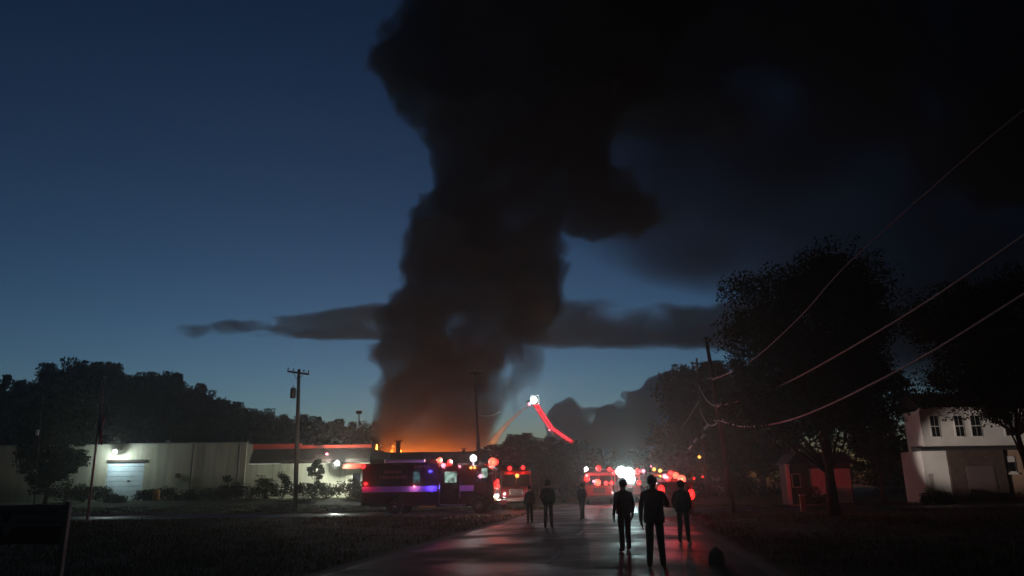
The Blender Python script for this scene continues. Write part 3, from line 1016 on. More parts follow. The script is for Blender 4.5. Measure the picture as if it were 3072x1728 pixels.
# E: support car with its tail to the camera and a lit roof bar
gE = onground(2040, 42)
su = empty('support_car', (gE.x, 42 + 2.3, 0.0), R(84), 'dark utility car seen from behind with red tail lights and a red roof bar', 'car')
prof = [(-2.3, 0.5), (-1.75, 0.45), (-1.7, 0.7), (-1.5, 0.86), (-1.2, 0.86), (-1.0, 0.7), (-0.95, 0.42), (0.95, 0.42), (1.0, 0.7), (1.2, 0.86), (1.5, 0.86), (1.7, 0.7), (1.75, 0.45), (2.35, 0.5), (2.38, 0.95), (1.35, 1.12), (0.75, 1.72), (-1.95, 1.78), (-2.2, 1.2), (-2.32, 1.1)]
bd = MB().prism_y(prof, -0.95, 0.95).build('body', M['darkpaint'], su, bevel=0.05)
mb = MB()
mb.v += [(-2.212, -0.75, 1.22), (-2.212, 0.75, 1.22), (-1.985, 0.68, 1.7), (-1.985, -0.68, 1.7), (-2.235, -0.75, 1.23), (-2.235, 0.75, 1.23), (-2.008, 0.68, 1.71), (-2.008, -0.68, 1.71)]
mb.f += [(0, 1, 2, 3), (4, 7, 6, 5), (0, 4, 5, 1), (1, 5, 6, 2), (2, 6, 7, 3), (3, 7, 4, 0)]
mb.build('rear_window', M['glass'], su)
for s in (-1, 1):
    for a, b in ((-1.85, -0.75), (-0.65, 0.3)):
        box('side_window', M['glass'], su, a, b, min(s * 0.945, s * 0.965), max(s * 0.945, s * 0.965), 1.22, 1.66)
    for x in (-1.35, 1.35):
        wheel(su, x, s * 0.86, 0.36, 0.22)
    box('tail_lamp_housing', M['black'], su, -2.36, -2.2, s * 0.78 - 0.14, s * 0.78 + 0.14, 0.85, 1.45, bevel=0.02)
box('bumper', M['black'], su, -2.5, -2.28, -0.9, 0.9, 0.45, 0.72, bevel=0.03)
box('number_plate', M['signgrey'], su, -2.36, -2.325, -0.26, 0.26, 0.86, 1.02)
box('light_bar', M['black'], su, -0.3, 0.05, -0.75, 0.75, 1.79, 1.95, bevel=0.02)
RE = (-1, 0, 0)
o = lamp(su, 'tail_light', (-2.4, 0.78, 1.38), 'red', 0.24, 4, None, RE)
o.scale = (1, 0.8, 1.1)
o = lamp(su, 'tail_light', (-2.4, -0.78, 1.12), 'red', 0.25, 4, None, RE)
o.scale = (1, 0.8, 1.15)
lamp(su, 'roof_beacon', (-0.45, 0.38, 2.1), 'pink', 0.15, 10, None, RE)
lamp(su, 'roof_beacon', (-0.45, 0.22, 2.02), 'red', 0.2, 22, None, RE)
lamp(su, 'roof_beacon', (-0.45, -0.55, 1.93), 'redhot', 0.24, 24, None, RE)
lamp(su, 'marker_light', (-2.35, -1.0, 1.95), 'red', 0.07, 0.5, None, RE)
# spots added to light the rescue truck, shed, white house and warehouse
def beam(nm, col, I_, src, dst, size, blend=0.7):
    l = bpy.data.lights.new(nm, 'SPOT')
    l.energy = I_ * 4 * math.pi * K
    l.color = col
    l.spot_size = R(size)
    l.spot_blend = blend
    l.shadow_soft_size = 0.1
    lo = bpy.data.objects.new(nm, l)
    C.objects.link(lo)
    lo.location = src
    lo.rotation_euler = (Vector(dst) - Vector(src)).to_track_quat('-Z', 'Y').to_euler()


beam('added_tint_spot', (0.75, 0.22, 1.0), 130, (gE.x - 0.9, 43.6, 2.1), (gA.x - 1.0, 51, 1.7), 22, 0.6)  # violet spot added to tint the truck stripe
beam('added_tint_spot', (1.0, 0.05, 0.06), 150, (gE.x + 0.9, 44.2, 2.1), pix(2490, 1450, 62), 14, 0.9)  # red spot added to light the shed doors
beam('added_house_spot', (1.0, 0.86, 0.78), 1350, (gE.x + 0.9, 46.3, 1.75), pix(2935, 1345, 60), 15, 0.7)  # spot without a lamp body, added to brighten the house walls
beam('scene_lamp_light', (1.0, 0.96, 0.84), 360, (gA.x + 2.2, 52.5 - 1.6, 3.62), (-38, 78, 3.2), 60, 1.0)  # extra spot by the mast, added to brighten the warehouse wall

# F: aerial tower: boom with red LED rails, lamp and monitor at the tip
B, Kn, T = pix(1805, 1388, 97), pix(1652, 1283, 95), pix(1606, 1212, 93)
ae = empty('aerial_truck', (B.x, B.y, 0), 0, 'aerial tower truck with its red-lit boom raised above the trees', 'fire truck')
off = Vector((B.x, B.y, 0))
lc = lambda p: tuple(Vector(p) - off)
box('body', M['redpaint'], ae, -1.25, 1.25, -3.5, 4.5, 0.6, 2.4, bevel=0.05)
box('cab', M['redpaint'], ae, -1.25, 1.25, -6.0, -3.6, 0.6, 2.9, bevel=0.08)
box('windscreen', M['glass'], ae, -1.1, 1.1, -6.03, -6.003, 1.7, 2.6)
MB().tube([(0, 0, 2.4), (0, 0, B.z - 0.1)], 0.6, 16).build('turntable', M['alu'], ae)
for x in (-1.1, 1.1):
    for y in (-4.6, 1.6, 3.0):
        wheel(ae, x, y + 0.0) if False else None
for s in (-1, 1):
    for y in (-4.8, 1.4, 2.7):
        t_ = MB().tube([(-0.16, 0, 0), (0.16, 0, 0)], 0.52, 18).build('wheel', M['black'], ae)
        t_.location = (s * 1.08, y, 0.52)


def boom(a, b, w_, nm):
    a, b = Vector(a), Vector(b)
    d = (b - a)
    L_ = d.length
    d.normalize()
    u = Vector((0, 0, 1)).cross(d).normalized()
    v_ = d.cross(u)
    mb = MB()
    n_ = max(3, int(L_ / (w_ * 1.6)))
    rails = []
    for su_ in (-1, 1):
        for sv in (-1, 1):
            e = u * su_ * w_ * 0.5 + v_ * sv * w_ * 0.5
            mb.tube([a + e, b + e], 0.05, 6)
    for i in range(n_):
        pa, pb = a + d * L_ * i / n_, a + d * L_ * (i + 1) / n_
        for su_ in (-1, 1):
            mb.tube([pa + u * su_ * w_ * 0.5 - v_ * w_ * 0.5, pb + u * su_ * w_ * 0.5 + v_ * w_ * 0.5], 0.03, 5)
        mb.tube([pa - u * w_ * 0.5 - v_ * w_ * 0.5, pa + u * w_ * 0.5 - v_ * w_ * 0.5], 0.03, 5)
    bo = mb.build(nm, M['alu'], ae)
    for su_ in (-1, 1):
        MB().tube([a + u * su_ * w_ * 0.62, b + u * su_ * w_ * 0.62], 0.11, 8).build('led_rail', E_['led'], bo)
    return bo


boom(lc(B), lc(Kn), 0.55, 'lower_boom')
boom(lc(Kn), lc(T), 0.45, 'upper_boom')
Cy = pix(1668, 1318, 95.3)
MB().tube([lc(pix(1636, 1272, 94.5)), lc(Cy)], 0.09, 8).build('hydraulic_cylinder', E_['soft'] if False else M['whitestripe'], ae)
kb = lamp(ae, 'knuckle_lamp', lc(pix(1648, 1290, 94)), 'pink', 0.13, 2)
bk = MB()
tl = Vector(lc(T))
bk.box(tl.x - 0.55, tl.x + 0.45, tl.y - 0.5, tl.y + 0.5, tl.z - 0.1, tl.z + 0.0)
for a in (-0.55, 0.45):
    for b in (-0.5, 0.5):
        bk.tube([(tl.x + a, tl.y + b, tl.z), (tl.x + a, tl.y + b, tl.z + 1.0)], 0.03, 6)
bk.tube([(tl.x - 0.55, tl.y - 0.5, tl.z + 1), (tl.x + 0.45, tl.y - 0.5, tl.z + 1), (tl.x + 0.45, tl.y + 0.5, tl.z + 1), (tl.x - 0.55, tl.y + 0.5, tl.z + 1), (tl.x - 0.55, tl.y - 0.5, tl.z + 1)], 0.03, 6)
bk.build('basket', M['alu'], ae)
lamp(ae, 'basket_lamp', lc(pix(1601, 1200, 92.3)), 'white', 0.42, 30, (0.95, 0.97, 1))
lamp(ae, 'basket_marker', lc(pix(1588, 1213, 92.3)), 'pink', 0.2, 3)
MB().tube([(tl.x - 0.5, tl.y - 0.3, tl.z + 0.5), (tl.x - 1.2, tl.y + 0.1, tl.z + 0.3)], [0.12, 0.07], 8).build('water_monitor', M['chrome'], ae)
# the jet of water from the monitor to the fire
wm = mat('water_spray', (0.55, 0.5, 0.46), 0.6)
nt = wm.node_tree
tr = nt.nodes.new('ShaderNodeBsdfTransparent')
mx = nt.nodes.new('ShaderNodeMixShader')
mx.inputs[0].default_value = 0.30
nt.links.new(tr.outputs[0], mx.inputs[1])
nt.links.new(nt.nodes['Principled BSDF'].outputs[0], mx.inputs[2])
nt.links.new(mx.outputs[0], nt.nodes['Material Output'].inputs['Surface'])
jp = [pix(px, py, d) for px, py, d in ((1592, 1216, 93), (1570, 1228, 95), (1545, 1249, 97), (1520, 1274, 99.5), (1496, 1302, 102), (1478, 1330, 104), (1468, 1360, 106))]
o = MB().tube(jp, [0.07, 0.13, 0.2, 0.28, 0.38, 0.5, 0.6], 10).build('water_jet', wm, None, smooth=True)
tag(o, 'thin jet of water arching from the boom basket into the fire', 'water jet')


# ------------------------------------------------------------------ utility poles and cables
def utility_pole(px_base, d, top, label, arm=None, arm_tilt=0.0, r=0.16, steps=()):
    base = onground(px_base, d)
    t = empty('utility_pole', base, 0, label, 'utility pole')
    tp = Vector(top) - base
    MB().tube([(0, 0, -0.1), tuple(tp * 0.5), tuple(tp)], [r * 1.15, r, r * 0.72], 12).build('shaft', M['wood'], t, smooth=True)
    if arm:
        for zf, half in arm:
            c = tp * zf
            a = Vector((math.cos(arm_tilt), 0.25, -math.sin(arm_tilt))).normalized()
            p, q = c - a * half, c + a * half
            cr = MB().tube([p + Vector((0, -r - 0.02, 0)), q + Vector((0, -r - 0.02, 0))], 0.075, 4).build('crossarm', M['wood'], t)
            for f_ in (-0.95, -0.45, 0.5, 0.95):
                s = c + a * half * f_ + Vector((0, -r - 0.02, 0.06))
                MB().tube([s, s + Vector((0, 0, 0.1)), s + Vector((0, 0, 0.14)), s + Vector((0, 0, 0.24))], [0.03, 0.03, 0.075, 0.04], 8).build('insulator', M['metal'], cr)
            MB().tube([c + a * half * 0.5 + Vector((0, -r, 0)), c + Vector((0, -r * 0.6, -0.7))], 0.025, 5).build('brace', M['metal'], cr)
            MB().tube([c - a * half * 0.5 + Vector((0, -r, 0)), c + Vector((0, -r * 0.6, -0.7))], 0.025, 5).build('brace', M['metal'], cr)
    return t, base, tp


top = pix(897, 1108, 60)
t1, b1_, tp1 = utility_pole(889, 60, top, 'wooden utility pole with crossarm and transformer before the office wing', arm=((0.972, 0.85),), arm_tilt=R(7), r=0.17)
c = tp1 * 0.83
tf = MB().tube([(c.x - 0.42, c.y, c.z - 0.45), (c.x - 0.42, c.y, c.z - 0.4), (c.x - 0.42, c.y, c.z + 0.3), (c.x - 0.42, c.y, c.z + 0.38)], [0.18, 0.22, 0.22, 0.16], 14).build('transformer', M['darktrim'], t1, smooth=False)
MB().tube([(c.x - 0.42, c.y, c.z + 0.38), (c.x - 0.42, c.y, c.z + 0.55)], 0.04, 8).build('bushing', M['metal'], tf)
box('bracket', M['metal'], tf, c.x - 0.25, c.x - 0.1, c.y - 0.04, c.y + 0.04, c.z - 0.1, c.z + 0.0)
top = pix(1424, 1108, 72)
t2, b2_, tp2 = utility_pole(1443, 72, top, 'tall leaning utility pole standing against the orange smoke', arm=((0.97, 0.6),), r=0.15)
top3 = pix(2118, 1012, 47)
t3, b3_, tp3 = utility_pole(2196, 47, top3, 'nearest leaning utility pole on the right verge, cables fixed to it', r=0.15)
top4 = pix(2088, 1062, 78)
t4, b4_, tp4 = utility_pole(2118, 92, pix(2090, 1075, 92), 'second utility pole along the road, carrying an orange lamp', arm=((0.96, 0.9),), r=0.17)
t5, b5_, tp5 = utility_pole(2025, 118, pix(2012, 1300, 118), 'slim far utility pole above the yellow roof lamp', r=0.13)
t6, b6_, tp6 = utility_pole(2040, 122, pix(2034, 1318, 122), 'far utility pole just right of the slim one', r=0.13)
l4 = pix(2098, 1371, 91)
MB().tube([tuple(b4_ * 0 + tp4 * ((l4.z) / tp4.z)), tuple(l4 - b4_)], 0.035, 6).build('lamp_arm', M['metal'], t4)
lamp(t4, 'street_lamp', tuple(l4 - b4_), 'amber', 0.2, 3)
lamp(t4, 'marker_light', tuple(pix(2108, 1430, 91) - b4_), 'red', 0.13, 1)
# hardware on the nearest pole
for py, px in ((1262, 2157), (1215, 2150), (1135, 2137), (1020, 2119)):
    p = pix(px, py, 47 - 0.25) - b3_
    h = MB().tube([p + Vector((-0.3, 0, 0)), p + Vector((0.3, 0, 0.02))], 0.045, 8).build('cable_bracket', M['metal'], t3)
    MB().tube([p + Vector((0.25, -0.02, 0.05)), p + Vector((0.25, -0.02, 0.22))], [0.05, 0.03], 8).build('insulator', M['metal'], h)


def cable(name, label, pts, sag, r, group=None):
    a, b = Vector(pts[0]), Vector(pts[1])
    P = []
    n_ = 40
    for i in range(n_ + 1):
        t = i / n_
        p = a.lerp(b, t)
        p.z -= sag * 4 * t * (1 - t)
        P.append(p)
    o = MB().tube(P, r, 6).build(name, M['cable'], None, smooth=True)
    return tag(o, label, 'cable', group)


def fit_cable(name, label, p_start, via, r):
    """Cable from the near pole that passes through points seen in the photograph, extended to the next pole behind the camera."""
    P = [Vector(p_start)] + [pix(px, py, d) for px, py, d in via]
    out = []
    for i in range(len(P) - 1):
        p0_ = P[max(i - 1, 0)]
        p1_, p2_ = P[i], P[i + 1]
        p3_ = P[min(i + 2, len(P) - 1)]
        for k in range(8):
            t = k / 8
            q = 0.5 * ((2 * p1_) + (p2_ - p0_) * t + (2 * p0_ - 5 * p1_ + 4 * p2_ - p3_) * t * t + (-p0_ + 3 * p1_ - 3 * p2_ + p3_) * t ** 3)
            out.append(q)
    out.append(P[-1])
    o = MB().tube(out, r, 6).build(name, M['cable'], None, smooth=True)
    return tag(o, label, 'cable')


fit_cable('overhead_cable', 'lowest red-lit cable sweeping up to the right from the leaning pole', pix(2157, 1262, 46.7), ((2245, 1280, 42), (2400, 1250, 35.5), (2700, 1108, 26.5), (3072, 882, 20), (3700, 480, 14)), 0.036)
fit_cable('overhead_cable', 'middle red-lit cable running from the leaning pole to the upper right', pix(2150, 1220, 46.7), ((2260, 1190, 41.5), (2400, 1128, 35.5), (2700, 955, 26.5), (3030, 735, 20.5), (3700, 260, 14)), 0.034)
fit_cable('overhead_cable', 'topmost faint cable crossing in front of the crown of the big yard tree', pix(2137, 1140, 46.7), ((2250, 1085, 40), (2400, 950, 34.5), (2530, 805, 30.5), (2800, 560, 25), (3072, 330, 21), (3600, -60, 16)), 0.024)
cable('overhead_cable', 'upper cable between the two roadside utility poles', (pix(2150, 1220, 47.2), b4_ + tp4 * 0.80), 0.5, 0.03)
cable('overhead_cable', 'lower cable between the two roadside utility poles', (pix(2157, 1262, 47.2), b4_ + tp4 * 0.62), 0.9, 0.035)
cable('overhead_cable', 'cable running from the second utility pole to the far slim pole', (b4_ + tp4 * 0.70, b5_ + tp5 * 0.92), 0.5, 0.035)
cable('overhead_cable', 'cable from the leaning pole at the smoke down toward the water jet', (b2_ + tp2 * 0.66, pix(1500, 1235, 84)), 0.3, 0.02)
# splice boxes hung on the cables, which catch the lamps
for px, py, d, ln, lab in ((2118, 1285, 55, 0.6, 'bright cable splice case nearest the leaning pole'), (2085, 1325, 66, 0.5, 'bright cable splice case lowest on the cable run'), (2108, 1312, 60, 0.5, 'bright cable splice case between two others'), (2070, 1345, 74, 0.45, 'small splice case far along the cable run')):
    p = pix(px, py, d)
    o = MB().tube([p + Vector((-0.1, 0.3 * ln, -0.05)), p + Vector((-0.08, 0.25 * ln, -0.05)), p + Vector((0.12, -0.3 * ln, 0.22)), p + Vector((0.13, -0.33 * ln, 0.22))], [0.03, 0.09, 0.09, 0.03], 8).build('splice_case', M['whitestripe'], None)
    tag(o, lab, 'splice case')

# slim pole among the left tree, with a small pale box
g = onground(108, 64)
sp = empty('slim_pole', g, 0, 'slim metal pole with a pale box among the leaves of the drooping tree', 'pole')
tpp = pix(128, 1185, 64) - g
MB().tube([(0, 0, -0.1), tuple(tpp)], [0.06, 0.045], 8).build('shaft', M['wood'], sp)
q = pix(113, 1297, 63.7) - g
box('pale_box', M['whitestripe'], sp, q.x - 0.1, q.x + 0.1, q.y - 0.1, q.y + 0.05, q.z - 0.25, q.z + 0.2, bevel=0.01)
# stadium-style lamp post over the trees
g = onground(1077, 118)
st = empty('lamp_post', g, 0, 'unlit lamp post with a square head rising above the trees', 'lamp post')
tpp = pix(1077, 1240, 118) - g
MB().tube([(0, 0, 0), tuple(tpp)], [0.14, 0.09], 8).build('shaft', M['wood'], st)
box('lamp_head', M['darktrim'], st, tpp.x - 0.45, tpp.x + 0.45, -0.2, 0.2, tpp.z - 0.1, tpp.z + 0.4, bevel=0.03)

# flagpole with a limp flag
g = onground(272, 45)
fp = empty('flagpole', g, 0, 'pale flagpole with a limp red-striped flag before the warehouse', 'flagpole')
tpp = pix(313, 1132, 45) - g
MB().tube([(0, 0, -0.05), tuple(tpp * 0.5), tuple(tpp)], [0.075, 0.06, 0.035], 12).build('pole', M['polemetal'], fp, smooth=True)
MB().dome(tuple(tpp), 0.09).build('finial', M['metal'], fp, smooth=True)
fl0 = pix(304, 1225, 45) - g
mbs = {'flag': MB(), 'flagwhite': MB(), 'flagblue': MB()}
n_ = 12
zt, zb = fl0.z, (pix(300, 1305, 45) - g).z
stripes = 9
for i in range(stripes):
    key = 'flag' if i % 2 == 0 else 'flagwhite'
    mb = MB()
    # each stripe hangs down as a fold
    x0 = 0.04 + i * 0.038
    for k in range(n_ + 1):
        t = k / n_
        z = zt + (zb - zt) * t - i * 0.07
        bx = (tpp.x / tpp.z) * z
        yv = 0.07 * math.sin(i * 1.9 + t * 3) - 0.02 * i
        mb.v += [(bx + x0 + 0.05 * math.sin(t * 5 + i), yv, z), (bx + x0 + 0.038 + 0.05 * math.sin(t * 5 + i + 1), 0.07 * math.sin((i + 1) * 1.9 + t * 3) - 0.02 * (i + 1), z - 0.07)]
        if k:
            a = 2 * k
            mb.f.append((a - 2, a - 1, a + 1, a))
    o = mb.build('flag_stripe', M[key], fp)
    so = o.modifiers.new('s', 'SOLIDIFY')
    so.thickness = 0.012
MB().tube([tuple(tpp * 0.985 + Vector((-0.08, -0.05, 0))), (-0.08, -0.08, 1.2)], 0.008, 5).build('halyard', M['cable'], fp)
box('cleat', M['metal'], fp, -0.05, 0.05, -0.12, -0.07, 1.1, 1.25)
MB().tube([(0, 0, -0.03), (0, 0, 0.12)], [0.3, 0.26], 16).build('base', M['kerb'], fp)

# ------------------------------------------------------------------ yard sign at the lower left
ds = 14.6
sg = empty('yard_sign', onground(100, ds), R(-3), 'weathered board sign on a pale post, white above and dark red below', 'sign')
g = sg.location.copy()
inv = Matrix.Rotation(R(3), 3, 'Z')
SP = lambda px, py: inv @ (pix(px, py, ds) - g)
pr = SP(197, 1505)
zt_ = pr.z
xr = SP(190, 1600).x
xl = SP(-160, 1600).x
for x in (xr + 0.05, xl):
    box('post', M['signwhite'], sg, x - 0.045, x + 0.045, -0.05, 0.05, -0.2, zt_, bevel=0.01)
zA, zB2, zC = zt_ - 0.05, zt_ - 0.42, zt_ - 0.75
pnl = box('panel', M['signwhite'], sg, xl + 0.05, xr, -0.02, 0.02, zB2, zA, bevel=0.005)
box('print_band', M['signgrey'], pnl, xl + 0.3, xr - 0.1, -0.0245, -0.0205, zA - 0.16, zA - 0.11)
box('print_band', M['signgrey'], pnl, xl + 0.5, xr - 0.06, -0.0245, -0.0205, zA - 0.31, zA - 0.285)
low = box('lower_panel', M['signred'], sg, xl + 0.05, xr, -0.018, 0.018, zC, zB2 - 0.01, bevel=0.005)
bx_ = SP(25, 1550).x
mb = MB()
mb.prism_y([(bx_ - 0.16, zB2 + 0.05), (bx_, zC + 0.12), (bx_ + 0.16, zB2 + 0.05)], -0.026, -0.0215)
mb.build('pale_triangle', M['signwhite'], low)
box('blue_mark', M['signblue'], pnl, bx_ - 0.12, bx_ + 0.05, -0.0245, -0.0205, zA - 0.28, zA - 0.1)
box('cross_rail', M['signwhite'], sg, xl + 0.05, xr, 0.025, 0.06, zC + 0.05, zC + 0.12)

# ------------------------------------------------------------------ shed, post and house on the right
YS = 62.0
s0, s1 = pix(2372, 1440, YS).x, pix(2556, 1440, YS).x
shd = empty('shed', (0, YS, 0), 0, 'low shed with two pale doors glowing red behind the big yard tree', 'shed')
zt_ = pix(2460, 1392, YS).z
box('wall', mat('dark_shed_boards', (0.07, 0.055, 0.05), 0.8, noise=(3, 0.3)), shd, s0, s1, 0, 2.4, 0, zt_)
mb = MB().prism_y([(s0 - 0.3, zt_ + 0.01), (s1 + 0.3, zt_ + 0.01), (s1 - 0.5, zt_ + 0.9), (s0 + 0.5, zt_ + 0.9)], -0.4, 2.6)
mb.build('roof', M['roofdark'], shd)
for a, b in ((2428, 2478), (2502, 2552)):
    x0, x1 = pix(a, 1440, YS).x, pix(b, 1440, YS).x
    z1 = pix(a, 1406, YS).z
    dr_ = box('door', M['white'], shd, x0, x1, -0.05, -0.003, 0.05, z1)
    for i in range(4):
        box('door_panel', M['white'], dr_, x0 + 0.06, x1 - 0.06, -0.075, -0.052, 0.1 + i * z1 / 4.1, 0.02 + (i + 1) * z1 / 4.1, bevel=0.01)
x0 = pix(2388, 1440, YS).x
sw = box('window', M['white'], shd, x0 - 0.35, x0 + 0.35, -0.05, -0.003, 1.3, 2.4)
box('pane', M['glass'], sw, x0 - 0.28, x0 + 0.28, -0.07, -0.052, 1.37, 2.33)
# pale post / upright left of the shed
g = onground(2366, 58)
vp = empty('white_post', g, R(10), 'pale upright board post at the left corner of the shed', 'post')
zt_ = pix(2366, 1396, 58).z
box('board', M['white'], vp, -0.14, 0.14, -0.04, 0.04, 0, zt_, bevel=0.01)
box('cap', M['white'], vp, -0.18, 0.18, -0.07, 0.07, zt_, zt_ + 0.08)
g = onground(2402, 47)
mp_ = empty('marker_post', g, 0, 'short tan marker post on the lawn before the shed', 'post')
zt_ = pix(2402, 1484, 47).z
box('board', mat('tan_post', (0.42, 0.25, 0.14), 0.7, noise=(4, 0.2)), mp_, -0.17, 0.17, -0.07, 0.07, -0.05, zt_, bevel=0.02)
box('cap', M['white'], mp_, -0.19, 0.19, -0.09, 0.09, zt_ - 0.05, zt_ + 0.03)

# white house: lit end wall, brown front, white upper storey
YH = 60.0
hs = empty('white_house', (0, YH, 0), 0, 'two-storey white house with brown brick front at the right edge', 'house')
HX = lambda px: pix(px, 1440, YH).x
z_low = pix(2810, 1352, YH).z
z_u0, z_u1 = pix(2830, 1337, YH).z, pix(2830, 1228, YH).z
box('end_wall', M['white'], hs, HX(2776), HX(2851), 0.0, 3.2, 0, z_low, bevel=0.01)
ew = box('end_door', M['shed'], hs, HX(2787), HX(2799), -0.03, -0.003, 0.9, 2.2)
box('brick_front', M['brick'], hs, HX(2852), HX(3020), -0.15, 3.2, 0, z_low)
gd = box('garage_door', mat('brown_garage_door', (0.11, 0.08, 0.075), 0.6, noise=(2, 0.2)), hs, HX(2900), HX(2985), -0.2, -0.153, 0.05, z_low - 1.2)
for i in range(4):
    box('door_panel', mat('brown_garage_panel', (0.12, 0.085, 0.08), 0.6), gd, HX(2904), HX(2981), -0.225, -0.202, 0.1 + i * 0.68, 0.7 + i * 0.68, bevel=0.01)
box('front_wall', mat('tan_siding', (0.42, 0.28, 0.2), 0.7, noise=(1, 0.1)), hs, HX(3021), HX(3180), 0.1, 3.2, 0, z_low)
wn_ = box('window', M['white'], hs, HX(3030), HX(3056), 0.03, 0.097, 2.2, z_low - 0.5)
box('pane', M['glass'], wn_, HX(3033), HX(3053), 0.0, 0.028, 2.3, 3.0)
box('window_sill', M['white'], wn_, HX(3027), HX(3059), -0.06, 0.029, 2.08, 2.19)
# pent roof between the storeys
MB().prism_x([(-0.7, z_low - 0.02), (-0.7, z_low + 0.1), (0.9, z_u0 + 0.0), (0.9, z_low - 0.02)], HX(2766), HX(3185)).build('pent_roof', M['roofdark'], hs)
# upper storey
box('upper_wall', M['white'], hs, HX(2806), HX(3180), 0.905, 3.4, z_u0 - 0.3, z_u1, bevel=0.01)
for a, b, pane in ((2815, 2838, 'glass'), (2889, 2912, 'glass'), (2938, 2965, 'glass'), (3040, 3064, 'glass')):
    x0, x1 = HX(a) * 61 / 60, HX(b) * 61 / 60
    zc0, zc1 = z_u0 + 0.75, z_u1 - 0.45
    wf = box('window', M['white'], hs, x0 - 0.08, x1 + 0.08, 0.85, 0.9, zc0 - 0.08, zc1 + 0.08)
    xm_ = (x0 + x1) / 2
    zm_ = (zc0 + zc1) / 2
    for xa, xb in ((x0, xm_ - 0.03), (xm_ + 0.03, x1)):
        for za, zb_ in ((zc0, zm_ - 0.03), (zm_ + 0.03, zc1)):
            box('pane', M[pane], wf, xa, xb, 0.825, 0.848, za, zb_)
box('eave', M['white'], hs, HX(2800), HX(3185), 0.45, 0.9, z_u1 + 0.002, z_u1 + 0.2)
MB().prism_x([(0.35, z_u1 + 0.21), (2.1, z_u1 + 1.5), (3.9, z_u1 + 0.21)], HX(2796), HX(3190)).build('roof', M['roofdark'], hs)


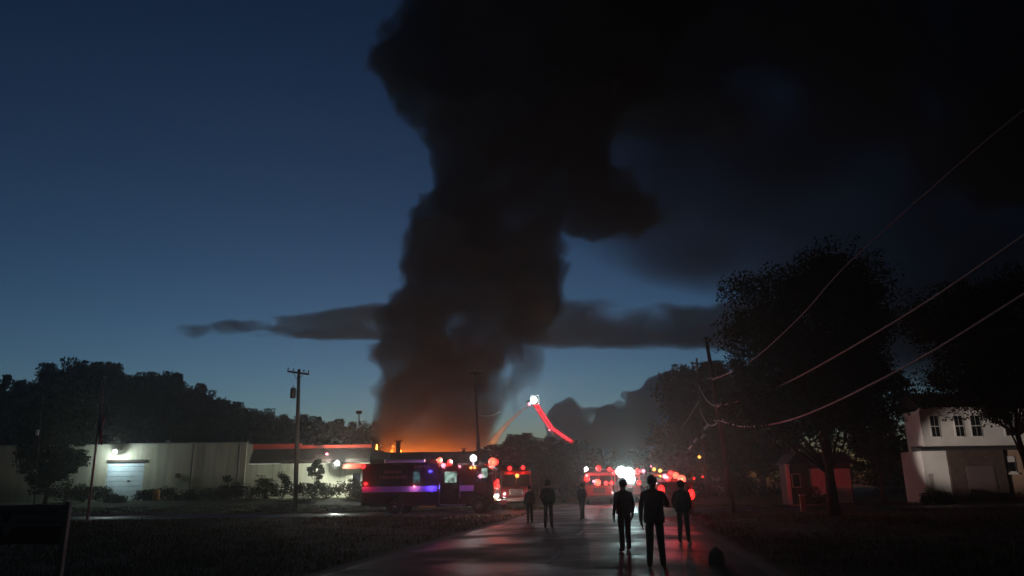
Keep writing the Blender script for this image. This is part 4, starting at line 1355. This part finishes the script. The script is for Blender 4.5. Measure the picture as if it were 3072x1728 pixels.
# ------------------------------------------------------------------ people
def person(px, d, label, jacket, trousers, height=1.75, stance=0.16, stride=0.0, arms='down', rz=0.0, hood=False):
    g = onground(px, d)
    lx, rx_ = road_x(d)
    tt = min(1, max(0, (g.x - lx) / (rx_ - lx)))
    g.z = 0.012 + 0.03 * (1 - (2 * tt - 1) ** 2) if lx < g.x < rx_ else 0.0
    t = empty('person', g, rz, label, 'person')
    k = height / 1.75
    V, Eg, Rr, cls = [], [], [], []

    def add(p, r, parent=None, c='jacket'):
        V.append((p[0] * k, p[1] * k, p[2] * k))
        Rr.append((r if hasattr(r, '__len__') else (r, r)))
        cls.append(c)
        if parent is not None:
            Eg.append((parent, len(V) - 1))
        return len(V) - 1

    pel = add((0, 0, 0.96), (0.155, 0.115), None, 'trousers')
    sp_ = add((0, 0.01, 1.14), (0.15, 0.11), pel)
    ch = add((0, 0.0, 1.33), (0.175, 0.12), sp_)
    nk = add((0, -0.01, 1.47), (0.07, 0.07), ch)
    h0 = add((0, 0.005, 1.55), (0.062, 0.068), nk, 'skin')
    h1 = add((0, 0.02, 1.63), (0.078, 0.095), h0, 'skin')
    h2 = add((0, 0.01, 1.71), (0.065, 0.08), h1, 'skin')
    add((0, 0.125, 1.615), (0.016, 0.016), h1, 'skin')           # nose
    for s in (-1, 1):
        add((s * 0.088, 0.0, 1.625), (0.014, 0.022), h1, 'skin')  # ears
        sh_ = add((s * 0.19, -0.01, 1.385), 0.082, ch)
        if arms == 'down' or (arms == 'one_up' and s < 0):
            el, wr, pm = (s * 0.25, -0.02, 1.13), (s * 0.26, 0.06, 0.88), (s * 0.25, 0.09, 0.81)
        elif arms == 'pockets':
            el, wr, pm = (s * 0.265, -0.05, 1.14), (s * 0.215, 0.07, 0.95), (s * 0.19, 0.10, 0.90)
        else:
            el, wr, pm = (s * 0.28, 0.10, 1.16), (s * 0.12, 0.30, 1.36), (s * 0.08, 0.33, 1.44)
        e_ = add(el, 0.055, sh_)
        w_ = add(wr, 0.038, e_, 'jacket')
        p_ = add(pm, (0.038, 0.022), w_, 'skin')
        dv = (Vector(pm) - Vector(wr)).normalized()
        sd = Vector((0, 1, 0)) if abs(dv.y) < 0.7 else Vector((1, 0, 0))
        for fi in range(4):
            o_ = sd * (fi - 1.5) * 0.021
            ln = (0.07, 0.082, 0.078, 0.06)[fi]
            a_ = Vector(pm) + dv * 0.04 + o_
            b_ = a_ + dv * ln * 0.55
            c_ = b_ + dv * ln * 0.4 + Vector((-s * 0.02, 0, 0))
            i0 = add(a_, 0.009, p_, 'skin')
            i1 = add(b_, 0.0085, i0, 'skin')
            add(c_, 0.0075, i1, 'skin')
        a_ = Vector(pm) + sd * 0.045 - dv * 0.01
        i0 = add(a_, 0.011, p_, 'skin')
        add(a_ + dv * 0.045 + sd * 0.012, 0.009, i0, 'skin')
    for s in (-1, 1):
        yo = stride * s
        hp = add((s * 0.095, 0, 0.90), 0.098, pel, 'trousers')
        kn = add((s * (0.10 + stance * 0.5 - 0.05), yo * 0.45 + 0.02, 0.49), 0.08, hp, 'trousers')
        an = add((s * (0.10 + stance - 0.08), yo, 0.10), 0.066, kn, 'trousers')
        hl = add((s * (0.10 + stance - 0.08), yo - 0.03, 0.045), 0.045, an, 'shoes')
        add((s * (0.115 + stance - 0.08), yo + 0.17, 0.035), (0.045, 0.033), hl, 'shoes')
    me = bpy.data.meshes.new('body')
    me.from_pydata(V, Eg, [])
    o = bpy.data.objects.new('body', me)
    C.objects.link(o)
    sm = o.modifiers.new('skin', 'SKIN')
    for i, q in enumerate(Rr):
        me.skin_vertices[0].data[i].radius = (q[0] * k, q[1] * k)
        me.skin_vertices[0].data[i].use_root = (i == pel)
    ss = o.modifiers.new('sub', 'SUBSURF')
    ss.levels = ss.render_levels = 2
    bpy.context.view_layer.update()
    dg = bpy.context.evaluated_depsgraph_get()
    nm = bpy.data.meshes.new_from_object(o.evaluated_get(dg))
    bpy.data.objects.remove(o)
    nm.name = 'body'
    nm.materials.clear()
    for m_ in (jacket, trousers, M['skin'], M['shoe']):
        nm.materials.append(m_)
    segs = [(Vector(V[a]), Vector(V[b]), cls[b]) for a, b in Eg]
    idx = {'jacket': 0, 'trousers': 1, 'skin': 2, 'shoes': 3}
    for p in nm.polygons:
        cpt = p.center
        best, bc = 9, 'jacket'
        for a, b, c_ in segs:
            ab = b - a
            u_ = max(0, min(1, (cpt - a).dot(ab) / max(1e-9, ab.dot(ab))))
            dd_ = (cpt - a - ab * u_).length
            if dd_ < best:
                best, bc = dd_, c_
        if bc == 'trousers' and cpt.z > 0.93 * k:
            bc = 'jacket'
        p.material_index = idx[bc]
        p.use_smooth = True
    ob = bpy.data.objects.new('body', nm)
    C.objects.link(ob)
    ob.parent = t
    # hair or hood: a cap that leaves the face free
    mb = MB().dome((0, -0.006 * k, 1.662 * k), (0.118 if hood else 0.099) * k, (0, 0, 1), 1.08, 16, 10)
    keep = [q for q in mb.f if not all((mb.v[i][1] > 0.035 * k and mb.v[i][2] < 1.70 * k) or mb.v[i][2] < (1.50 if hood else 1.585) * k for i in q)]
    mb.f = keep
    mb.build('hood' if hood else 'hair', jacket if hood else M['hair'], t, smooth=True)
    for s in (-1, 1):
        MB().dome((s * 0.032 * k, 0.108 * k, 1.645 * k), 0.012 * k).build('eye', M['whitestripe'], t, smooth=True)
    # hem of the jacket
    mb = MB()
    ring = []
    for zz, ra, rb in ((0.80 + 0.06 * (round(height * 50) % 3), 0.225 - 0.012 * (round(height * 50) % 3), 0.185), (1.0, 0.205, 0.165), (1.15, 0.19, 0.15), (1.28, 0.195, 0.14)):
        for j in range(16):
            a = 2 * math.pi * j / 16
            mb.v.append((ra * k * math.cos(a), rb * k * math.sin(a), (zz + 0.018 * math.sin(3 * a + height * 9)) * k))
    for i in range(3):
        for j in range(16):
            mb.f.append((i * 16 + j, i * 16 + (j + 1) % 16, (i + 1) * 16 + (j + 1) % 16, (i + 1) * 16 + j))
    jo = mb.build('jacket_hem', jacket, t, smooth=True)
    so = jo.modifiers.new('s', 'SOLIDIFY')
    so.thickness = 0.012
    return t


navy = mat('navy_cloth', (0.045, 0.05, 0.075), 0.9, noise=(6, 0.3))
jeans = mat('dark_jeans', (0.04, 0.045, 0.075), 0.9, noise=(8, 0.3))
blackc = mat('black_cloth', (0.015, 0.015, 0.017), 0.9, noise=(6, 0.3))
redc = mat('maroon_cloth', (0.22, 0.04, 0.07), 0.9, noise=(6, 0.25))
greyc = mat('grey_cloth', (0.07, 0.07, 0.075), 0.9, noise=(6, 0.3))
person(1956, 15.7, 'person in a maroon jacket and dark jeans, nearest in the road', redc, jeans, 1.76, 0.11, 0.05, 'one_up', R(-12))
person(1868, 19.8, 'person in dark clothes mid-stride before the dazzling lamp', navy, jeans, 1.72, 0.13, 0.16, 'down', R(14))
person(2042, 22.5, 'person in a black hooded jacket beside the maroon jacket', blackc, blackc, 1.70, 0.10, 0.03, 'pockets', R(-28), True)
person(1744, 39.5, 'person in dark jeans standing far off before the left fire engine', navy, jeans, 1.72, 0.12, 0.12, 'pockets', R(30))
person(1643, 31.0, 'person in black clothes standing at the left road edge', blackc, jeans, 1.82, 0.10, 0.02, 'pockets', R(-15), True)
person(1588, 36.0, 'person in grey standing beyond the road edge, left of the one in black', greyc, blackc, 1.66, 0.11, 0.09, 'down', R(20))

# small dark bag on the right road edge
g = onground(2131, 16.4)
bg = empty('bag', (g.x, g.y, 0.0), R(20), 'small dark bag lying at the right edge of the road', 'bag')
mb = MB()
for i, (z, a, b) in enumerate(((0, 0.15, 0.10), (0.05, 0.18, 0.13), (0.15, 0.18, 0.13), (0.25, 0.15, 0.10), (0.31, 0.10, 0.05), (0.33, 0.05, 0.02))):
    for j in range(14):
        t_ = 2 * math.pi * j / 14
        mb.v.append((a * math.cos(t_) * (1 + 0.06 * math.sin(3 * t_ + i)), b * math.sin(t_) * (1 + 0.05 * math.cos(2 * t_ + i)), z))
    if i:
        for j in range(14):
            mb.f.append(((i - 1) * 14 + j, (i - 1) * 14 + (j + 1) % 14, i * 14 + (j + 1) % 14, i * 14 + j))
mb.f.append(tuple(range(14)))
mb.f.append(tuple(70 + j for j in range(14)))
mb.build('body', M['black'], bg, smooth=True)
MB().tube([(-0.06, 0, 0.31), (-0.04, 0, 0.345), (0, 0, 0.355), (0.04, 0, 0.345), (0.06, 0, 0.31)], 0.012, 6).build('handle', M['black'], bg, smooth=True)

# puddle on the side street that mirrors the flood lamp
mb = MB()
c = pix(1000, 1532, 55)
g = onground(995, 55.2)
P = []
for j in range(22):
    a = 2 * math.pi * j / 22
    r_ = 1 + 0.18 * math.sin(3 * a + 1) + 0.1 * math.sin(5 * a)
    P.append((g.x + 1.5 * r_ * math.cos(a), 55.0 + 1.3 * r_ * math.sin(a), 0.0105))
mb.v = P
mb.f = [tuple(range(22))]
pm = mat('puddle_water', (0.01, 0.012, 0.014), 0.12, spec=0.8)
tag(mb.build('puddle', pm), kind='structure')

# ------------------------------------------------------------------ fire
fr = empty('fire', (0, 104, 0), 0, 'orange flames burning behind the dark flat roof', 'fire')
rf = random.Random(8)
for i in range(15):
    px = (1140 + i * 13 if i < 7 else 1310 + (i - 7) * 14) + rf.uniform(-8, 8)
    c = pix(px, 1400, 104)
    topz = pix(px, 1356, 104).z + rf.uniform(-1.5, 1.1)
    mb = MB()
    x, n_ = c.x, 8
    pts, rad = [], []
    for k in range(n_ + 1):
        t = k / n_
        pts.append((x + 0.35 * math.sin(t * 5 + i), rf.uniform(-0.1, 0.1) + (i % 3) * 1.5, 0.8 + (topz - 0.8) * t))
        rad.append(0.02 + 0.75 * math.sin(math.pi * min(0.98, (t * 0.85 + 0.15))) ** 1.1 * (1 - 0.6 * t))
    mb.tube(pts, rad, 8).build('flame', E_['flame'], fr, smooth=True)


# ------------------------------------------------------------------ smoke and clouds
def smoke_mat(name, density, col, aniso, noises, grow, gain):
    """Density rises from the skin inwards; noise eats into the soft skin so that it billows and frays."""
    m = bpy.data.materials.new(name)
    m.use_nodes = True
    nt = m.node_tree
    nt.nodes.remove(nt.nodes['Principled BSDF'])
    N = nt.nodes.new
    lk = nt.links.new
    v = N('ShaderNodeVolumePrincipled')
    v.inputs['Color'].default_value = (*col, 1)
    v.inputs['Density Attribute'].default_value = ''
    v.inputs['Anisotropy'].default_value = aniso
    at = N('ShaderNodeAttribute')
    at.attribute_name = 'density'
    tc = N('ShaderNodeTexCoord')
    acc = at.outputs['Fac']
    a0 = N('ShaderNodeMath')
    a0.operation = 'MULTIPLY'
    a0.inputs[1].default_value = grow
    lk(acc, a0.inputs[0])
    acc = a0.outputs[0]
    for sc_, amt in noises:
        n = N('ShaderNodeTexNoise')
        n.inputs['Scale'].default_value = sc_
        n.inputs['Detail'].default_value = 2
        lk(tc.outputs['Object'], n.inputs['Vector'])
        q = N('ShaderNodeMath')
        q.operation = 'MULTIPLY_ADD'
        q.inputs[1].default_value = -amt
        lk(n.outputs['Fac'], q.inputs[0])
        lk(acc, q.inputs[2])
        acc = q.outputs[0]
    c_ = N('ShaderNodeMath')
    c_.operation = 'MULTIPLY'
    c_.inputs[1].default_value = gain
    c_.use_clamp = True
    lk(acc, c_.inputs[0])
    d_ = N('ShaderNodeMath')
    d_.operation = 'MULTIPLY'
    d_.inputs[1].default_value = density
    lk(c_.outputs[0], d_.inputs[0])
    lk(d_.outputs[0], v.inputs['Density'])
    lk(v.outputs[0], nt.nodes['Material Output'].inputs['Volume'])
    return m


def hull(name, blobs, voxel, disp, density, col, aniso=0.0, label=None, band=5.0, noises=((0.12, 0.9), (0.4, 0.5)), grow=1.9, gain=2.0, sub=1.0, swell=1.12):
    """Body of smoke or cloud; blobs: (centre, radius, squash). Lumpy skin, soft volume inside."""
    bm = bmesh.new()
    for c_, r_, sq in blobs:
        mt = Matrix.Translation(c_) @ Matrix.Diagonal((r_ * sq[0], r_ * sq[1], r_ * sq[2], 1))
        bmesh.ops.create_icosphere(bm, subdivisions=2, radius=swell, matrix=mt)
    me = bpy.data.meshes.new(name)
    bm.to_mesh(me)
    bm.free()
    o = bpy.data.objects.new(name, me)
    C.objects.link(o)
    r1 = o.modifiers.new('r1', 'REMESH')
    r1.mode = 'VOXEL'
    r1.voxel_size = voxel * sub
    for i, (sz, st_, ty) in enumerate(disp):
        tx = bpy.data.textures.new(name + str(i), 'CLOUDS')
        tx.noise_type = 'HARD_NOISE' if ty == 'BILLOW' else 'SOFT_NOISE'
        tx.noise_scale = sz
        tx.noise_depth = 2
        d_ = o.modifiers.new('d%d' % i, 'DISPLACE')
        d_.texture = tx
        d_.texture_coords = 'LOCAL'
        d_.strength = st_
        d_.mid_level = 0.3 if ty == 'BILLOW' else 0.45
    r2 = o.modifiers.new('r2', 'REMESH')
    r2.mode = 'VOXEL'
    r2.voxel_size = voxel * sub
    bpy.context.view_layer.update()
    dg = bpy.context.evaluated_depsgraph_get()
    nm = bpy.data.meshes.new_from_object(o.evaluated_get(dg))
    bpy.data.objects.remove(o)
    nm.name = name
    nm.materials.clear()
    m = smoke_mat(name, density, col, aniso, noises, grow, gain)
    nm.materials.append(m)
    ob = bpy.data.objects.new(name, nm)
    C.objects.link(ob)
    ng = bpy.data.node_groups.new(name + '_volume', 'GeometryNodeTree')
    ng.interface.new_socket('Geometry', in_out='INPUT', socket_type='NodeSocketGeometry')
    ng.interface.new_socket('Geometry', in_out='OUTPUT', socket_type='NodeSocketGeometry')
    gi, go = ng.nodes.new('NodeGroupInput'), ng.nodes.new('NodeGroupOutput')
    mv = ng.nodes.new('GeometryNodeMeshToVolume')
    mv.resolution_mode = 'VOXEL_SIZE'
    mv.inputs['Density'].default_value = 1.0
    mv.inputs['Voxel Size'].default_value = voxel
    mv.inputs['Interior Band Width'].default_value = band
    sm_ = ng.nodes.new('GeometryNodeSetMaterial')
    sm_.inputs['Material'].default_value = m
    ng.links.new(gi.outputs[0], mv.inputs['Mesh'])
    ng.links.new(mv.outputs[0], sm_.inputs['Geometry'])
    ng.links.new(sm_.outputs[0], go.inputs[0])
    gm = ob.modifiers.new('volume', 'NODES')
    gm.node_group = ng
    return tag(ob, label, kind='stuff')


rs = random.Random(12)
SCOL = (0.36, 0.40, 0.41)


def pb(px, py, rpx, d, sq=(1, 1, 1)):
    c_ = pix(px, py, d)
    return (c_, rpx / F_PX * (c_ - CAM).length, sq)


def fill(edges, step, rmin, rmax, d, dj):
    out = []
    yy_ = [e[0] for e in edges]
    y = yy_[0]
    while y > yy_[-1]:
        l = np.interp(-y, [-q for q in yy_], [e[1] for e in edges])
        r = np.interp(-y, [-q for q in yy_], [e[2] for e in edges])
        wd = r - l
        x = l
        while x < r:
            rad = min(rs.uniform(rmin, rmax), wd * 0.5)
            xc = min(max(x + rad, l + rad), r - rad)
            out.append(pb(xc, y + rs.uniform(-step * 0.3, step * 0.3), rad, d + rs.uniform(-dj, dj)))
            x = xc + rad * 0.45 + 1
            if xc >= r - rad - 0.5:
                break
        y -= step
    return out


col_edges = [(1300, 1122, 1190), (1230, 1120, 1235), (1150, 1120, 1400), (1080, 1125, 1520), (1000, 1135, 1640), (950, 1128, 1690), (900, 1135, 1705), (860, 1185, 1710), (780, 1212, 1700), (700, 1218, 1700), (640, 1240, 1700), (600, 1285, 1740), (540, 1290, 1850), (480, 1275, 1850),
             (400, 1240, 1850), (330, 1200, 1900), (260, 1150, 1950), (180, 1108, 2000), (100, 1160, 2050), (20, 1215, 2100), (-80, 1260, 2150), (-200, 1300, 2200)]
blobs = fill(col_edges, 44, 58, 95, 112, 7)
# the lobe that leans out to the right
for px, py, r_ in ((1740, 640, 80), (1800, 630, 90), (1860, 640, 85), (1915, 650, 75), (1960, 665, 55), (1780, 560, 90), (1690, 660, 60), (1860, 570, 70), (1930, 620, 60)):
    blobs.append(pb(px, py, r_, 112 + rs.uniform(-4, 4)))
hull('smoke_column', blobs, 0.55, ((9.0, 4.5, 'SOFT'), (4.2, 5.0, 'BILLOW'), (1.7, 2.3, 'BILLOW')), 0.40, SCOL, 0.3, 'thick black smoke column rising from the fire', band=1.6, noises=((0.16, 0.45), (0.55, 0.7)), grow=2.0, gain=1.6, swell=1.06)
# lit smoke just above the fire
base_edges = [(1375, 1120, 1490), (1300, 1125, 1520), (1220, 1180, 1540), (1130, 1280, 1580)]
hull('smoke_base', fill(base_edges, 44, 55, 85, 107, 4), 0.8, ((6.0, 4.5, 'SOFT'), (2.4, 2.0, 'SOFT')), 0.55, (0.34, 0.30, 0.28), 0.2, 'brown smoke lit orange by the fire below it', band=4.0, noises=((0.16, 1.2), (0.45, 0.8)), grow=2.2, gain=1.3, swell=1.15)
wisp = [pb(px, py, r_, 111) for px, py, r_ in ((1545, 1230, 26), (1540, 1190, 30), (1545, 1150, 36), (1555, 1110, 40), (1560, 1070, 46), (1600, 1150, 26), (1605, 1110, 34), (1590, 1060, 50), (1160, 1290, 34), (1150, 1330, 26), (1165, 1240, 42), (1620, 1080, 40), (1635, 1020, 40))]
hull('smoke_wisp', wisp, 0.6, ((4.0, 2.5, 'SOFT'), (1.8, 1.6, 'BILLOW')), 0.35, SCOL, 0.3, 'separate strands of smoke at the foot of the column', band=1.6, noises=((0.25, 0.9), (0.7, 0.6)), grow=2.2, gain=1.4)
# high canopy of smoke that the wind carries to the right
cano = []
for i in range(150):
    px = rs.uniform(1800, 3600)
    low_ = np.interp(px, [1850, 2100, 2300, 2500, 2700, 3000, 3600], [400, 420, 440, 430, 500, 720, 900])
    py = rs.uniform(-420, low_ - 30)
    cano.append(pb(px, py, rs.uniform(100, 180), 124 + rs.uniform(-12, 14), (1, 1, 0.75)))
for i in range(26):
    cano.append(pb(rs.uniform(1900, 2350), rs.uniform(-250, 300), rs.uniform(100, 150), 122 + rs.uniform(-8, 10)))
hull('smoke_canopy', cano, 2.0, ((14.0, 10, 'SOFT'), (5.0, 5.0, 'SOFT')), 0.16, SCOL, 0.3, 'dark smoke canopy spreading over the right half of the sky', band=9.0, noises=((0.045, 0.9), (0.14, 0.8)), grow=2.2, gain=1.3)
veil = []
for i in range(120):
    px = rs.uniform(1740, 3800)
    low_ = np.interp(px, [1740, 2100, 2400, 2700, 3000, 3700], [800, 900, 1060, 1150, 1200, 1250])
    py = rs.uniform(200, low_ - 60)
    veil.append(pb(px, py, rs.uniform(130, 230), 158 + rs.uniform(-14, 20), (1, 0.8, 0.7)))
for i in range(110):
    veil.append(pb(rs.uniform(2500, 3800), rs.uniform(560, 1190), rs.uniform(130, 200), 158 + rs.uniform(-14, 20), (1, 0.8, 0.7)))
hull('smoke_veil', veil, 3.0, ((26.0, 16, 'SOFT'), (9.0, 8.0, 'SOFT')), 0.10, (0.34, 0.40, 0.52), 0.3, 'thin smoke veil dimming the sky right of the column', band=16.0, noises=((0.03, 1.0), (0.09, 0.7)), grow=1.9, gain=1.0)

# clouds far behind, outside the haze
CC = (0.42, 0.46, 0.55)
cl = []
for i in range(150):
    px = 440 + 800 * rs.random() ** 0.7
    t = (px - 440) / 800
    lay = rs.choice((0.0, 0.25, 0.8, 1.0))
    py = 985 - 70 * t + lay * (25 + 75 * t) + rs.uniform(-8, 8)
    cl.append(pb(px, py, rs.uniform(10, 26) * (0.5 + 0.8 * t), 900 + rs.uniform(-40, 40), (rs.uniform(3, 6), 1.6, 0.32)))
hull('cloud', cl, 4.0, ((40, 8, 'SOFT'), (14, 8, 'BILLOW')), 0.075, CC, 0.5, 'flat dark cloud streak left of the smoke column', band=7.0, noises=((0.014, 1.4), (0.05, 1.1)), grow=2.7, gain=0.6)
cl = []
for i in range(170):
    px = rs.uniform(1560, 2500)
    py = 1045 - 165 * rs.random() ** 1.5
    up = (1045 - py) / 165
    cl.append(pb(px, py, rs.uniform(22, 52) * (1.05 - 0.5 * up), 900 + rs.uniform(-40, 40), (rs.uniform(2, 4.5), 1.4, 0.42)))
hull('cloud', cl, 5.0, ((40, 14, 'SOFT'), (16, 10, 'BILLOW')), 0.085, CC, 0.5, 'flat dark cloud bank right of the smoke column', band=16.0, noises=((0.012, 1.4), (0.035, 1.0)), grow=2.6, gain=0.6)
cl = []
edge = [(1640, 1300), (1668, 1215), (1690, 1172), (1712, 1190), (1735, 1222), (1790, 1212), (1840, 1200), (1880, 1165), (1930, 1160), (1962, 1122), (2000, 1105), (2050, 1108), (2120, 1110), (2250, 1120)]
for i in range(150):
    px = rs.uniform(1640, 2240)
    top_ = np.interp(px, [e[0] for e in edge], [e[1] for e in edge])
    if i < 90:
        r_ = rs.uniform(9, 24)
        py = top_ + r_ + rs.uniform(-2, 12)
    else:
        r_ = rs.uniform(40, 80)
        py = top_ + r_ + rs.uniform(15, 130)
    cl.append(pb(px, py, r_, 950 + rs.uniform(-20, 20)))
hull('cloud', cl, 3.0, ((20, 6, 'SOFT'), (8, 5, 'BILLOW')), 0.12, (0.36, 0.46, 0.72), 0.4, 'low heaped dark blue cloud behind the aerial boom', band=4.0, noises=((0.03, 0.4), (0.09, 0.5)), grow=2.0, gain=1.8, swell=1.05)

# ------------------------------------------------------------------ haze
hz = MB().box(GX0 - 4, GX1 + 4, GY0 - 4, GY1 + 4, -1.2, 150).build('haze', volmat('haze_air', 0.0011, (0.92, 0.93, 0.92), 0.8))
tag(hz, 'thin smoky haze hanging in the evening air', kind='stuff')
